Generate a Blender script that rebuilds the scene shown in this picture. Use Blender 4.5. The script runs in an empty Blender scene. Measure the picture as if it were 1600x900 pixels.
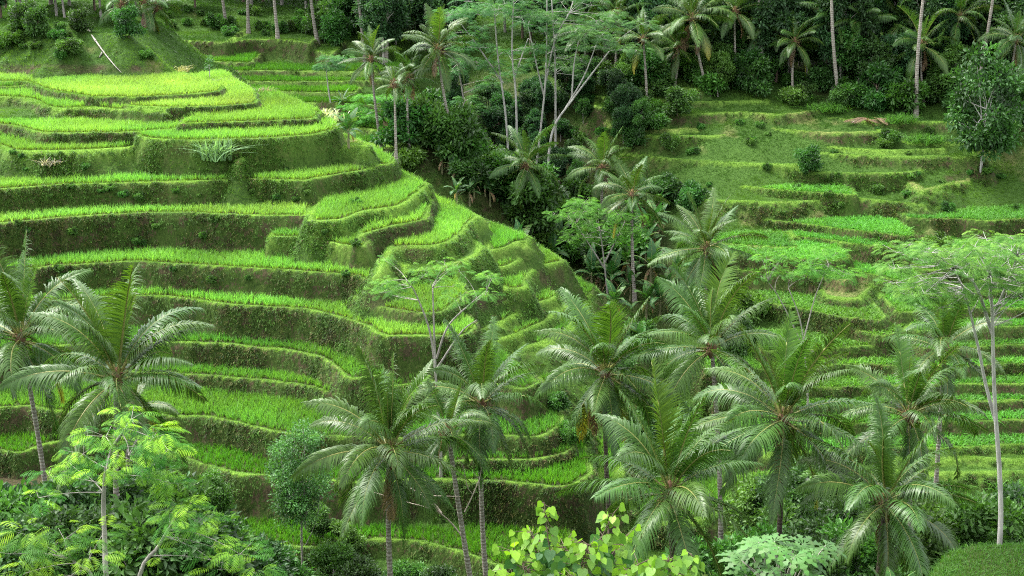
import bpy, math, random
import numpy as np
from mathutils import Vector, Matrix, Euler

random.seed(7)
RNG = np.random.default_rng(11)
R = math.radians
SC = bpy.context.scene
COL = SC.collection

# ------------------------------------------------------------------ camera
FPX, PITCH, HC = 2222.0, R(16.3), 50.0          # focal length in photo pixels, downward tilt, eye height
CT, ST = math.cos(PITCH), math.sin(PITCH)

def ray(px, py):
    u, v = (px - 800) / FPX, (450 - py) / FPX
    return np.array([u, CT + v * ST, -ST + v * CT])

def at_y(px, py, Y):
    """world point on the sight line of a photo pixel, Y metres ahead"""
    d = ray(px, py)
    return d * (Y / d[1]) + np.array([0, 0, HC])

def at_z(px, py, zr):
    """world point on the sight line of a photo pixel at height zr below the eye"""
    d = ray(px, py)
    return d * (zr / d[2]) + np.array([0, 0, HC])

def tdep(py):
    d = ray(800, py)
    return -d[2] / d[1]

cam_data = bpy.data.cameras.new('camera')
cam_data.sensor_width = 36
cam_data.lens = 36 * FPX / 1600
cam_data.clip_start = 0.5
cam_data.clip_end = 3000
cam = bpy.data.objects.new('camera', cam_data)
COL.objects.link(cam)
cam.location = (0, 0, HC)
cam.rotation_euler = (math.pi / 2 - PITCH, 0, 0)
SC.camera = cam

# ------------------------------------------------------------------ helpers
def link(o, parent=None):
    COL.objects.link(o)
    if parent is not None:
        o.parent = parent
    return o

def tag(o, label=None, cat=None, group=None, kind=None):
    if label: o['label'] = label
    if cat: o['category'] = cat
    if group: o['group'] = group
    if kind: o['kind'] = kind
    return o

def thing(name, label, cat, loc=(0, 0, 0), rz=0.0, group=None):
    o = bpy.data.objects.new(name, None)
    o.empty_display_size = .3
    link(o)
    o.location = loc
    o.rotation_euler = (0, 0, rz)
    return tag(o, label, cat, group)

def child(name, mesh, parent, loc=(0, 0, 0), rot=(0, 0, 0), scale=(1, 1, 1)):
    o = bpy.data.objects.new(name, mesh)
    link(o, parent)
    o.location = loc
    o.rotation_euler = rot
    o.scale = scale if hasattr(scale, '__len__') else (scale,) * 3
    return o

def mesh_np(name, V, faces, mat, col=None, smooth=False):
    """faces: list of int arrays (n,3) / (n,4); col: per-vertex (n,4) written to attribute 'tint'"""
    me = bpy.data.meshes.new(name)
    V = np.asarray(V, dtype=np.float32)
    me.vertices.add(len(V))
    me.vertices.foreach_set('co', V.ravel())
    faces = [np.asarray(f, dtype=np.int32) for f in faces if len(f)]
    li = np.concatenate([f.ravel() for f in faces])
    tot = np.concatenate([np.full(len(f), f.shape[1], np.int32) for f in faces])
    st = np.concatenate([[0], np.cumsum(tot)[:-1]]).astype(np.int32)
    me.loops.add(len(li))
    me.loops.foreach_set('vertex_index', li)
    me.polygons.add(len(tot))
    me.polygons.foreach_set('loop_start', st)
    me.polygons.foreach_set('loop_total', tot)
    if smooth:
        me.polygons.foreach_set('use_smooth', np.ones(len(tot), dtype=bool))
    if col is not None:
        a = me.attributes.new('tint', 'FLOAT_COLOR', 'POINT')
        a.data.foreach_set('color', np.asarray(col, dtype=np.float32).ravel())
    me.update(calc_edges=True)
    me.validate()
    if mat is not None:
        me.materials.append(mat)
    return me

class MB:
    """collects vertices / faces / tints, then builds one mesh"""
    def __init__(s):
        s.v, s.t, s.q, s.c = [], [], [], []
    def vert(s, p, c=(1, 1, 1, 1)):
        s.v.append(tuple(p)); s.c.append(c); return len(s.v) - 1
    def tri(s, a, b, c): s.t.append((a, b, c))
    def quad(s, a, b, c, d): s.q.append((a, b, c, d))
    def tube(s, pts, rads, n=7, c=(1, 1, 1, 1), cap=True):
        pts = [Vector(p) for p in pts]
        prev = None; ref = None
        for i, p in enumerate(pts):
            tg = (pts[min(i + 1, len(pts) - 1)] - pts[max(i - 1, 0)])
            if tg.length < 1e-7: tg = Vector((0, 0, 1))
            tg.normalize()
            if ref is None:
                ref = Vector((1, 0, 0)) if abs(tg.x) < .8 else Vector((0, 1, 0))
            a = (ref - tg * ref.dot(tg)).normalized(); b = tg.cross(a); ref = a
            ring = [s.vert(p + (a * math.cos(2 * math.pi * k / n) + b * math.sin(2 * math.pi * k / n)) * rads[i], c) for k in range(n)]
            if prev:
                for k in range(n):
                    s.quad(prev[k], prev[(k + 1) % n], ring[(k + 1) % n], ring[k])
            prev = ring
        if cap:
            e = s.vert(pts[-1] + (pts[-1] - pts[-2]).normalized() * rads[-1] * .4, c)
            for k in range(n): s.tri(prev[k], prev[(k + 1) % n], e)
    def mesh(s, name, mat, smooth=False):
        return mesh_np(name, np.array(s.v), [np.array(s.t, np.int32).reshape(-1, 3), np.array(s.q, np.int32).reshape(-1, 4)], mat, np.array(s.c), smooth)

# smooth value noise on numpy arrays
_perm = RNG.random((64, 64))
def vnoise(x, y, f, seed=0):
    x = x * f + seed * 17.3; y = y * f + seed * 9.1
    xi = np.floor(x).astype(int); yi = np.floor(y).astype(int)
    fx = x - xi; fy = y - yi
    fx = fx * fx * (3 - 2 * fx); fy = fy * fy * (3 - 2 * fy)
    g = lambda a, b: _perm[a % 64, b % 64]
    return (g(xi, yi) * (1 - fx) + g(xi + 1, yi) * fx) * (1 - fy) + (g(xi, yi + 1) * (1 - fx) + g(xi + 1, yi + 1) * fx) * fy
def fbm(x, y, f, o=3, seed=0):
    s = 0; a = 1; n = 0
    for i in range(o):
        s = s + a * vnoise(x, y, f * 2 ** i, seed + i * 3); n += a; a *= .5
    return s / n - .5
# ------------------------------------------------------------------ materials
def new_mat(name):
    m = bpy.data.materials.new(name); m.use_nodes = True
    nt = m.node_tree; nt.nodes.clear()
    out = nt.nodes.new('ShaderNodeOutputMaterial')
    return m, nt, out
def N(nt, typ, **kw):
    n = nt.nodes.new(typ)
    for k, v in kw.items():
        if k.startswith('i_'):
            n.inputs[k[2:].replace('_', ' ')].default_value = v
        else:
            setattr(n, k, v)
    return n
def ramp(nt, fac, stops):
    r = nt.nodes.new('ShaderNodeValToRGB')
    el = r.color_ramp.elements
    while len(el) < len(stops): el.new(.5)
    for e, (p, c) in zip(el, stops):
        e.position = p; e.color = (*c, 1)
    nt.links.new(fac, r.inputs['Fac'])
    return r.outputs['Color']
def mixc(nt, fac, a, b, mode='MIX'):
    m = nt.nodes.new('ShaderNodeMix'); m.data_type = 'RGBA'; m.blend_type = mode
    for sock, v in ((m.inputs[0], fac), (m.inputs[6], a), (m.inputs[7], b)):
        if isinstance(v, (int, float)): sock.default_value = v
        elif isinstance(v, tuple): sock.default_value = (*v, 1) if len(v) == 3 else v
        else: nt.links.new(v, sock)
    return m.outputs[2]

def leaf_mat(name, base, rough=.5, spec=.3, trans=.35, var=.25, tcol=None, hue=0.03):
    """leaf surface: tint attribute x base colour, small change from leaf to leaf and plant to plant, light shining through"""
    m, nt, out = new_mat(name)
    at = N(nt, 'ShaderNodeAttribute', attribute_name='tint')
    oi = N(nt, 'ShaderNodeObjectInfo')
    c = mixc(nt, 1.0, at.outputs['Color'], base, 'MULTIPLY')
    hsv = N(nt, 'ShaderNodeHueSaturation')
    mr = N(nt, 'ShaderNodeMapRange'); mr.inputs[3].default_value = .5 - hue; mr.inputs[4].default_value = .5 + hue
    nt.links.new(oi.outputs['Random'], mr.inputs[0]); nt.links.new(mr.outputs[0], hsv.inputs['Hue'])
    mv = N(nt, 'ShaderNodeMapRange'); mv.inputs[3].default_value = 1 - var; mv.inputs[4].default_value = 1 + var
    fr = N(nt, 'ShaderNodeMath', operation='FRACT'); mu = N(nt, 'ShaderNodeMath', operation='MULTIPLY'); mu.inputs[1].default_value = 7.31
    nt.links.new(oi.outputs['Random'], mu.inputs[0]); nt.links.new(mu.outputs[0], fr.inputs[0]); nt.links.new(fr.outputs[0], mv.inputs[0])
    nt.links.new(mv.outputs[0], hsv.inputs['Value']); nt.links.new(c, hsv.inputs['Color'])
    b = N(nt, 'ShaderNodeBsdfPrincipled'); b.inputs['Roughness'].default_value = rough
    b.inputs['Specular IOR Level'].default_value = spec
    nt.links.new(hsv.outputs['Color'], b.inputs['Base Color'])
    t = N(nt, 'ShaderNodeBsdfTranslucent')
    tc = mixc(nt, 1.0, hsv.outputs['Color'], tcol or (1.25, 1.35, .6), 'MULTIPLY')
    nt.links.new(tc, t.inputs['Color'])
    ms = N(nt, 'ShaderNodeMixShader'); ms.inputs[0].default_value = trans
    nt.links.new(b.outputs[0], ms.inputs[1]); nt.links.new(t.outputs[0], ms.inputs[2])
    nt.links.new(ms.outputs[0], out.inputs['Surface'])
    return m

def bark_mat(name, c1, c2, ring=0.0, scale=6.0, rough=.85):
    m, nt, out = new_mat(name)
    tc = N(nt, 'ShaderNodeTexCoord')
    no = N(nt, 'ShaderNodeTexNoise'); no.inputs['Scale'].default_value = scale; no.inputs['Detail'].default_value = 5
    mp = N(nt, 'ShaderNodeMapping'); mp.inputs['Scale'].default_value = (2.5, 2.5, .5 if not ring else 2)
    nt.links.new(tc.outputs['Object'], mp.inputs[0]); nt.links.new(mp.outputs[0], no.inputs['Vector'])
    col = ramp(nt, no.outputs['Fac'], [(.3, c1), (.7, c2)])
    b = N(nt, 'ShaderNodeBsdfPrincipled'); b.inputs['Roughness'].default_value = rough; b.inputs['Specular IOR Level'].default_value = .15
    if ring:
        wv = N(nt, 'ShaderNodeTexWave', bands_direction='Z'); wv.inputs['Scale'].default_value = ring; wv.inputs['Distortion'].default_value = 2.5
        wv.inputs['Detail'].default_value = 2; wv.inputs['Detail Scale'].default_value = 2
        nt.links.new(tc.outputs['Object'], wv.inputs['Vector'])
        col = mixc(nt, wv.outputs['Fac'], mixc(nt, 1.0, col, (.55, .5, .45), 'MULTIPLY'), col)
    nt.links.new(col, b.inputs['Base Color'])
    bp = N(nt, 'ShaderNodeBump'); bp.inputs['Strength'].default_value = .5; bp.inputs['Distance'].default_value = .03
    nt.links.new(no.outputs['Fac'], bp.inputs['Height']); nt.links.new(bp.outputs[0], b.inputs['Normal'])
    nt.links.new(b.outputs[0], out.inputs['Surface'])
    return m

def terrain_mat():
    """attribute cover: R = bare earth, G = fresh short grass on the bunds, B = dead straw / trodden earth"""
    m, nt, out = new_mat('terraced_earth')
    at = N(nt, 'ShaderNodeAttribute', attribute_name='tint')
    sp = N(nt, 'ShaderNodeSeparateColor'); nt.links.new(at.outputs['Color'], sp.inputs[0])
    tc = N(nt, 'ShaderNodeTexCoord')
    def noise(scale, det=5, z=1.0, rough=.6):
        n = N(nt, 'ShaderNodeTexNoise'); n.inputs['Scale'].default_value = scale; n.inputs['Detail'].default_value = det; n.inputs['Roughness'].default_value = rough
        mp = N(nt, 'ShaderNodeMapping'); mp.inputs['Scale'].default_value = (1, 1, z)
        nt.links.new(tc.outputs['Object'], mp.inputs[0]); nt.links.new(mp.outputs[0], n.inputs['Vector'])
        return n.outputs['Fac']
    n1, n2, n3 = noise(.9), noise(7.0, 7, .45, .7), noise(.25, 3)
    grass = ramp(nt, n2, [(.3, (.014, .034, .006)), (.5, (.024, .056, .009)), (.7, (.042, .09, .013))])
    grass2 = ramp(nt, n2, [(.3, (.09, .18, .022)), (.7, (.17, .28, .04))])
    earth = ramp(nt, n2, [(.25, (.011, .010, .005)), (.5, (.034, .029, .014)), (.75, (.085, .066, .035))])
    moss = ramp(nt, n2, [(.3, (.012, .025, .005)), (.7, (.048, .080, .014))])
    straw = ramp(nt, n2, [(.3, (.12, .11, .045)), (.7, (.24, .2, .09))])
    # earth shows through the moss in ragged patches
    th0 = N(nt, 'ShaderNodeMath', operation='ADD'); nt.links.new(n1, th0.inputs[0]); nt.links.new(n2, th0.inputs[1])
    th = N(nt, 'ShaderNodeMath', operation='MULTIPLY'); nt.links.new(th0.outputs[0], th.inputs[0]); th.inputs[1].default_value = .92
    pt = ramp(nt, th.outputs[0], [(.0, (0, 0, 0)), (.96, (0, 0, 0)), (1.0, (1, 1, 1))])
    wall = mixc(nt, pt, moss, earth)
    c = mixc(nt, sp.outputs['Green'], grass, grass2)
    c = mixc(nt, sp.outputs['Red'], c, wall)
    c = mixc(nt, sp.outputs['Blue'], c, straw)
    c = mixc(nt, at.outputs['Alpha'], earth, c)
    b = N(nt, 'ShaderNodeBsdfPrincipled'); b.inputs['Roughness'].default_value = .9; b.inputs['Specular IOR Level'].default_value = .1
    nt.links.new(c, b.inputs['Base Color'])
    bp = N(nt, 'ShaderNodeBump'); bp.inputs['Strength'].default_value = 1.0; bp.inputs['Distance'].default_value = .15
    nt.links.new(n2, bp.inputs['Height']); nt.links.new(bp.outputs[0], b.inputs['Normal'])
    nt.links.new(b.outputs[0], out.inputs['Surface'])
    return m
# ------------------------------------------------------------------ terrain: smooth valley + stepped terraces
# a terrace = (height below the eye, lip seen in the photo from left to right, crop, options); each lip is laid on its own level
RT_Y = np.array([20, 60, 130, 200, 302, 320, 345, 372, 388, 398, 425, 440, 468, 485, 500, 520, 545, 575, 605, 632, 662, 700, 740, 780])
RT_D = np.array([185, 172, 158, 147, 135.8, 133.5, 130.5, 127.5, 125.8, 124.7, 121.7, 120, 117, 115.2, 113.6, 112.2, 110.5, 108.4, 106.3, 104.4, 102.3, 99.7, 97, 94.5])
def zr(y):                       # level of a lip on the far (right) hillside
    return -tdep(y) * np.interp(y, RT_Y, RT_D)

TER = []
def T(z, lip, rice=None, D=12, dl=0.0, dr=0.0, sl=5.0, bund=.14, poly=False, wall=1.0, cover=None):
    TER.append(dict(z=z, lip=lip, rice=rice, D=D, dl=dl, dr=dr, sl=sl, bund=bund, poly=poly, wall=wall, cover=cover))

# near (left) hill, from the bottom up
T(-39.9, [(-80, 800), (200, 812), (313, 830), (367, 840), (400, 851), (493, 860), (567, 850), (633, 848), (683, 857), (733, 873), (775, 888), (830, 885), (900, 870)], 'deep', D=9)
T(-37.2, [(-80, 712), (0, 709), (33, 711), (67, 698), (120, 690), (200, 697), (267, 715), (317, 730), (367, 742), (400, 745), (470, 751), (560, 757), (683, 754), (800, 758), (880, 763), (910, 755), (925, 740)], 'deep', D=9)
T(-36.5, [(690, 727), (760, 722), (830, 724), (885, 712), (900, 698)], 'mid', D=6, dr=-.3)
T(-35.4, [(-80, 640), (0, 641), (43, 638), (85, 645), (150, 648), (263, 653), (327, 656), (400, 673), (433, 678), (500, 684), (600, 688), (700, 684), (767, 682), (830, 688), (868, 676), (885, 655)], 'mid', D=11, dr=-.3)
T(-34.4, [(200, 583), (300, 589), (400, 597), (470, 605), (510, 615), (555, 624), (575, 615)], 'mid', D=8, dr=-.4)
T(-33.3, [(545, 604), (570, 610), (620, 606), (690, 598), (760, 600), (815, 612), (850, 600)], 'mid', D=8, dr=-.4)
T(-32.8, [(-80, 560), (60, 545), (247, 539), (333, 539), (400, 547), (450, 550), (500, 564), (523, 577), (540, 592), (580, 592), (690, 575), (720, 560)], 'mid', D=8, dr=-.3)
T(-30.4, [(-80, 480), (0, 476), (87, 472), (200, 464), (283, 468), (350, 478), (400, 481), (467, 486), (527, 498), (573, 514), (597, 527), (660, 528), (727, 527), (748, 512)], 'light', D=8, dr=-.2)
T(-29.5, [(548, 468), (585, 482), (655, 492), (697, 490), (719, 470), (735, 460)], 'light', D=7, dr=-.3, wall=0.7)
T(-28.3, [(-80, 434), (0, 425), (60, 421), (100, 417), (200, 412), (283, 415), (400, 422), (467, 427), (543, 433), (567, 440), (592, 446), (620, 432)], 'light', D=9)
T(-27.4, [(590, 428), (604, 410), (613, 397), (627, 388), (683, 386), (717, 373), (735, 352), (748, 338)], 'light', D=11, dr=-.5, sl=1.5, wall=0.1)
T(-26.6, [(420, 372), (477, 373), (517, 381), (555, 388), (568, 388), (576, 378)], 'light', D=7, wall=0.4)
T(-26.2, [(553, 380), (566, 371), (574, 367), (610, 356), (660, 347), (670, 340)], 'light', D=8, wall=1)
T(-25.4, [(-80, 362), (0, 352), (100, 343), (200, 336), (300, 335), (400, 339), (440, 339), (478, 339), (484, 330)], 'gold', D=7)
T(-25.2, [(480, 340), (484, 347), (534, 346), (570, 333), (620, 324), (636, 317), (652, 304), (673, 289)], 'light', D=12, dr=-.5, sl=2.4, wall=0.15)
T(-23.5, [(-80, 305), (0, 298), (100, 291), (200, 288), (333, 285), (400, 283), (450, 284), (483, 285), (497, 280), (568, 269), (594, 261), (612, 258), (620, 248)], 'light', D=9, dr=-.5, sl=4, wall=0.7)
T(-22.0, [(370, 252), (400, 244), (480, 234), (555, 230), (568, 234), (575, 226)], None, D=8, dr=-.5, sl=1.8, wall=0.25)
T(-21.4, [(-80, 222), (0, 230), (20, 237), (100, 238), (200, 233), (222, 224)], 'light', D=9, sl=1.5, wall=0.3)
T(-20.6, [(212, 214), (240, 220), (317, 221), (400, 219), (480, 213), (523, 204), (531, 196)], 'light', D=9, dr=-.5, sl=4, wall=0.4)
T(-20.4, [(-80, 197), (0, 196), (33, 202), (67, 210), (133, 210), (200, 209), (287, 202), (307, 194)], 'light', D=9, sl=4)
T(-19.85, [(278, 196), (293, 195), (400, 192), (480, 188), (498, 184), (506, 175)], 'light', D=14, dr=-.5, sl=4)
T(-19.4, [(-80, 152), (0, 153), (42, 156), (73, 167), (100, 171), (135, 169), (175, 172), (260, 176)], 'light', D=8, sl=1.3)
T(-19.15, [(190, 165), (213, 168), (240, 169), (300, 170), (393, 164), (404, 155), (400, 143)], 'gold', D=14, dr=-.4)
T(-18.9, [(-80, 138), (0, 138), (50, 135), (66, 139)], 'mid', D=9)
T(-18.6, [(-80, 129), (40, 129), (72, 142), (138, 153), (213, 154), (300, 149), (345, 144), (351, 137), (300, 119), (262, 112), (200, 111), (-80, 111)], 'gold', poly=True)
# spur stepping down into the gorge
T(-29.3, [(757, 402), (762, 396), (774, 392), (797, 388), (814, 379), (825, 381), (829, 372)], 'mid', D=12, dr=-.6, sl=1.8, wall=0.3)
T(-31.3, [(722, 468), (738, 461), (760, 452), (781, 448), (788, 454), (825, 451), (821, 439), (834, 426), (854, 416), (879, 412), (886, 408)], 'light', D=10, dr=-.5, sl=2.2, wall=0.45)
T(-33.0, [(742, 522), (773, 510), (814, 491), (821, 481), (863, 468), (868, 458)], 'light', D=9, dr=-.5, sl=1.6, wall=0.35)
T(-34.6, [(765, 552), (800, 546), (840, 540), (880, 520), (900, 500), (930, 452)], 'mid', D=9, dr=-.4, sl=.9)
T(-36.4, [(840, 618), (880, 592), (905, 560), (945, 500)], 'mid', D=9, dr=-.4, sl=1.0)
T(-38.2, [(905, 690), (920, 655), (950, 600), (975, 560)], 'mid', D=9, dr=-.3, sl=.9)
T(-39.2, [(935, 770), (960, 760), (985, 700)], 'mid', D=9, dr=-.2, sl=1.2)
# bottom of the valley
T(-41.2, [(925, 815), (1000, 822), (1100, 812), (1150, 790)], 'mid', D=7, sl=1.5)
T(-42.3, [(1130, 838), (1200, 835), (1290, 815)], 'mid', D=9, sl=1.4)

# far (right) hillside
def TR(y, lip, rice='corn', D=7, **k): T(zr(y), lip, rice, D=D, **k)
TR(740, [(1230, 752), (1330, 742), (1420, 738), (1500, 742), (1700, 735)], None, D=6, sl=1.1)
TR(722, [(1400, 722), (1500, 716), (1580, 722), (1700, 716)], None, D=6, sl=.9)
TR(700, [(1190, 712), (1330, 704), (1420, 702), (1473, 703), (1600, 697), (1700, 695)], 'corn', D=6, sl=1.8)
TR(662, [(1150, 672), (1300, 666), (1467, 662), (1600, 659), (1700, 657)], 'corn', D=6)
TR(634, [(1150, 640), (1300, 637), (1440, 634), (1540, 630), (1700, 628)], 'corn', D=6)
TR(605, [(1120, 612), (1300, 608), (1430, 605), (1560, 602), (1700, 602)], 'corn', D=6)
TR(575, [(1100, 585), (1200, 580), (1330, 572), (1480, 577), (1560, 572), (1700, 570)], 'corn', D=6)
TR(545, [(1190, 552), (1290, 548), (1400, 541), (1470, 549), (1600, 540), (1700, 537)], 'corn', D=6)
TR(521, [(1323, 513), (1353, 522), (1380, 527), (1413, 520), (1420, 512)], 'corn', D=6)
TR(515, [(1430, 520), (1500, 515), (1600, 512), (1700, 510)], 'corn', D=6)
TR(494, [(1180, 472), (1200, 475), (1260, 487), (1313, 498), (1375, 503), (1388, 496)], 'corn', D=6)
TR(487, [(1397, 488), (1420, 490), (1500, 484), (1600, 485), (1700, 483)], 'corn', D=6)
TR(466, [(1285, 462), (1300, 466), (1340, 469), (1358, 455), (1363, 442)], 'fallow', D=7, sl=1.2)
TR(462, [(1470, 462), (1540, 458), (1700, 455)], None, D=6, sl=1.4)
TR(437, [(1330, 425), (1367, 432), (1400, 441), (1433, 438), (1440, 430)], 'corn', D=6)
TR(432, [(1150, 425), (1230, 430), (1320, 440), (1335, 432)], 'corn', D=6)
TR(420, [(1440, 425), (1530, 420), (1700, 415)], 'corn', D=6)
TR(397, [(1390, 398), (1440, 397), (1530, 392), (1700, 388)], 'corn', D=6)
TR(392, [(1130, 398), (1180, 402), (1290, 410), (1330, 405)], 'corn', D=6)
TR(387, [(1110, 380), (1180, 387), (1247, 388)], 'corn', D=6)
TR(381, [(1240, 371), (1250, 372), (1300, 378), (1387, 389), (1396, 382)], 'corn', D=6)
TR(361, [(1120, 338), (1190, 345), (1243, 350), (1333, 362), (1420, 371), (1432, 366)], 'corn', D=6)
TR(344, [(1412, 338), (1422, 343), (1500, 344), (1547, 347), (1600, 344), (1700, 343)], 'corn', D=6)
TR(318, [(1100, 314), (1230, 318), (1333, 311), (1440, 321), (1447, 317)], None, D=6, sl=1.3)
TR(300, [(1000, 273), (1035, 278), (1100, 286), (1200, 297), (1327, 306), (1336, 300)], 'corn', D=6, wall=.5)
TR(290, [(1440, 300), (1520, 282), (1600, 270), (1700, 262)], None, D=8, sl=.8, cover='path')
TR(270, [(1120, 262), (1230, 268), (1330, 272), (1430, 270), (1445, 264)], None, D=3, sl=2.2, wall=.6)
TR(257, [(960, 240), (1060, 250), (1150, 256), (1260, 258), (1272, 252)], None, D=3, sl=2.2, wall=.6)
TR(233, [(1080, 218), (1180, 224), (1290, 231), (1390, 236), (1480, 234)], None, D=3, sl=2.2, wall=.5)
TR(214, [(960, 208), (1040, 214), (1130, 213), (1190, 210)], None, D=3, sl=2.2, wall=.6)
TR(243, [(1000, 222), (1100, 228), (1200, 236), (1330, 243), (1420, 246), (1500, 246), (1540, 250)], None, D=8, sl=1.6)
TR(226, [(1210, 215), (1330, 220), (1420, 224), (1540, 222), (1640, 215)], None, D=8, sl=1.6)
TR(205, [(950, 200), (1050, 203), (1160, 200), (1200, 202), (1290, 208), (1380, 207)], None, D=8, sl=1.6, cover='path')
TR(190, [(1290, 185), (1380, 190), (1490, 192), (1640, 195)], None, D=8, sl=1.6)
TR(175, [(930, 168), (1000, 172), (1075, 180), (1160, 176), (1220, 180), (1300, 172), (1400, 168), (1640, 175)], None, D=10, sl=1.6)
TR(160, [(900, 150), (1000, 155), (1080, 160), (1200, 158)], None, D=12, sl=1.6)
TR(135, [(900, 128), (1000, 135), (1100, 140)], None, D=12, sl=1.0)
# terraces and bank behind the near hill
T(-23.5, [(420, 160), (450, 163), (520, 162), (600, 168), (640, 172)], 'deep', D=6)
T(-22.9, [(380, 140), (430, 144), (500, 146), (560, 146)], 'deep', D=6)
T(-22.3, [(330, 130), (380, 128), (430, 129), (560, 128), (620, 124)], 'deep', D=6)
T(-21.6, [(280, 113), (340, 113), (430, 112), (560, 113), (640, 112)], 'deep', D=6)
T(-20.9, [(240, 97), (300, 97), (350, 98), (392, 99), (398, 94)], 'deep', D=6)
T(-19.0, [(225, 60), (300, 64), (352, 66), (358, 63)], None, D=20, sl=4, bund=.05, cover='purple')
T(-19.2, [(362, 66), (400, 62), (450, 63), (482, 69), (490, 66)], None, D=20, sl=4, bund=.05, cover='purple')
T(-20.0, [(470, 74), (500, 82), (514, 88), (522, 84)], None, D=16, sl=4, bund=.05, cover='purple')
T(-24.6, [(555, 200), (620, 208), (700, 218)], 'mid', D=7, sl=1.0)
T(-25.3, [(540, 222), (600, 228), (660, 235)], 'mid', D=7, sl=1.0)
# grassy mound behind the top field
T(-14.45, [(-120, 38), (0, 41), (60, 43), (95, 46)], None, D=14, sl=.9, bund=0, wall=.15, cover='mound')
T(-15.1, [(-120, 50), (60, 51), (150, 53), (195, 57), (203, 54)], None, D=12, sl=.9, bund=0, wall=.15, cover='mound')
T(-16.0, [(100, 65), (180, 64), (215, 65), (226, 66)], None, D=10, sl=1.0, bund=0, wall=.2, cover='mound')
T(-17.7, [(-120, 99), (0, 98), (70, 97), (150, 99), (205, 101), (215, 97)], None, D=6, sl=4, bund=0, wall=1.0, cover='mound')
# grassy ledges half way up the tall walls, small steps on the spur
T(-30.3, [(738, 431), (765, 422), (800, 417), (815, 405)], 'light', D=5, dr=-.4, sl=2.2, wall=.4)
T(-32.2, [(742, 493), (775, 480), (812, 468), (819, 458)], 'light', D=5, dr=-.4, sl=2.2, wall=.5)
T(-33.8, [(775, 536), (815, 522), (850, 505), (888, 478)], 'light', D=4, dr=-.4, sl=1.8, wall=.3)
T(-28.5, [(628, 428), (690, 420), (738, 402), (756, 385)], None, D=4, dr=-.4, sl=1.6, wall=.1)
T(-38.7, [(-80, 774), (0, 771), (40, 768), (70, 760)], None, D=6, bund=.02, cover='bare')
# lawn-like rice plot on the near slope
T(-26.9, [(1448, 930), (1468, 888), (1495, 858), (1540, 849), (1600, 846), (1700, 842), (1800, 930)], 'lawn', poly=True, sl=2.2, bund=0)

def base_points():
    P = []
    for X in (-90, -40, 0, 40, 90):
        P += [(X, -40, 14), (X, 0, -1.8), (X, 20, -14.5), (X, 45, -30 + .06 * max(X, 0)), (X, 64, -38.5)]
    P += [(-60, 74, -40.6), (-35, 75, -41), (-15, 76, -41.4), (0, 77, -42), (12, 82, -43.2), (25, 86, -44.2), (45, 90, -44.3), (75, 92, -44.2)]
    P += [(10, 95, -42.2), (9.5, 108, -40.8), (8.5, 124, -38.2), (4.5, 140, -35), (0, 155, -31), (-8, 165, -26.5)]
    def pd(px, py, Y, dz): 
        p = at_y(px, py, Y); P.append((p[0], p[1], p[2] - HC + dz))
    def pz(px, py, z):
        p = at_z(px, py, z); P.append((p[0], p[1], z))
    for px in (1100, 1250, 1400, 1600, 1800):
        for y in (740, 700, 662, 605, 575, 520, 468, 440, 398, 372, 345, 302, 250, 200, 130):
            if px == 1100 and y > 420: continue
            pd(px, y, np.interp(y, RT_Y, RT_D), -1.7 if y > 260 else -.5)
    for y, Y in ((860, 78.5), (770, 83), (690, 87), (608, 93.6), (560, 96), (497, 98.7), (435, 101), (355, 105), (300, 107)):
        for px in (-200, 0, 200, 420): pd(px, y, Y, -2.8)
    for px in (-200, 0, 200): pd(px, 240, 109.3, -2); pd(px, 205, 113, -1.6); pd(px, 165, 118, -.6); pd(px, 118, 134, -.7)
    for px in (-200, 0, 200): pd(px, 60, 146, -.5); pd(px, 35, 160, 1)
    for a in ((620, 335, -27), (700, 400, -31), (660, 470, -31.5), (780, 445, -33.2), (850, 452, -35.3), (720, 545, -34.5), (800, 600, -37.2), (880, 560, -37.3), (900, 660, -39.8), (930, 560, -39.2), (960, 640, -41.0), (700, 700, -37), (860, 750, -39.5), (950, 790, -41.6), (1080, 780, -42.8)):
        pz(*a)
    P += [(-9, 128, -29.5), (-5, 120, -33), (-14, 135, -27), (-20, 142, -25.5)]
    for px in (300, 420, 540): pd(px, 165, 149.5, -1.5); pd(px, 97, 161.5, -1.6); pd(px, 84, 169.5, -1.2); pd(px, 72, 173, -1.5); pd(px, 45, 178, -.6); pd(px, 15, 192, .8)
    pd(620, 120, 160, -1); pd(700, 140, 163, -1.5); pd(800, 120, 165, -1.5); pd(900, 110, 164, -1)
    for px in (1000, 1250, 1500, 1750): pd(px, 80, 168, 0); pd(px, 45, 180, 0)
    for X in (-160, -80, 0, 80, 160): P += [(X, 230, -10), (X, 300, 6), (X, 450, 40), (X, 800, 90)]
    for Y in (40, 90, 140): P += [(-160, Y, -42 + (Y > 100) * 20), (170, Y, -40 + (Y > 100) * 14)]
    return np.array(P, float)

_bp = base_points()
def tps_fit(P, lam=.6):
    n = len(P); A = P[:, :2] / 50
    d2 = ((A[:, None] - A[None]) ** 2).sum(-1)
    K = .5 * d2 * np.log(d2 + 1e-12) + lam * 1e-3 * np.eye(n)
    Q = np.c_[np.ones(n), A]
    M = np.block([[K, Q], [Q.T, np.zeros((3, 3))]])
    w = np.linalg.solve(M, np.r_[P[:, 2], 0, 0, 0])
    return A, w
_A, _w = tps_fit(_bp)
def base_h(x, y):
    q = np.c_[x, y] / 50
    d2 = ((q[:, None] - _A[None]) ** 2).sum(-1)
    K = .5 * d2 * np.log(d2 + 1e-12)
    return K @ _w[:-3] + _w[-3] + q @ _w[-2:]

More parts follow.
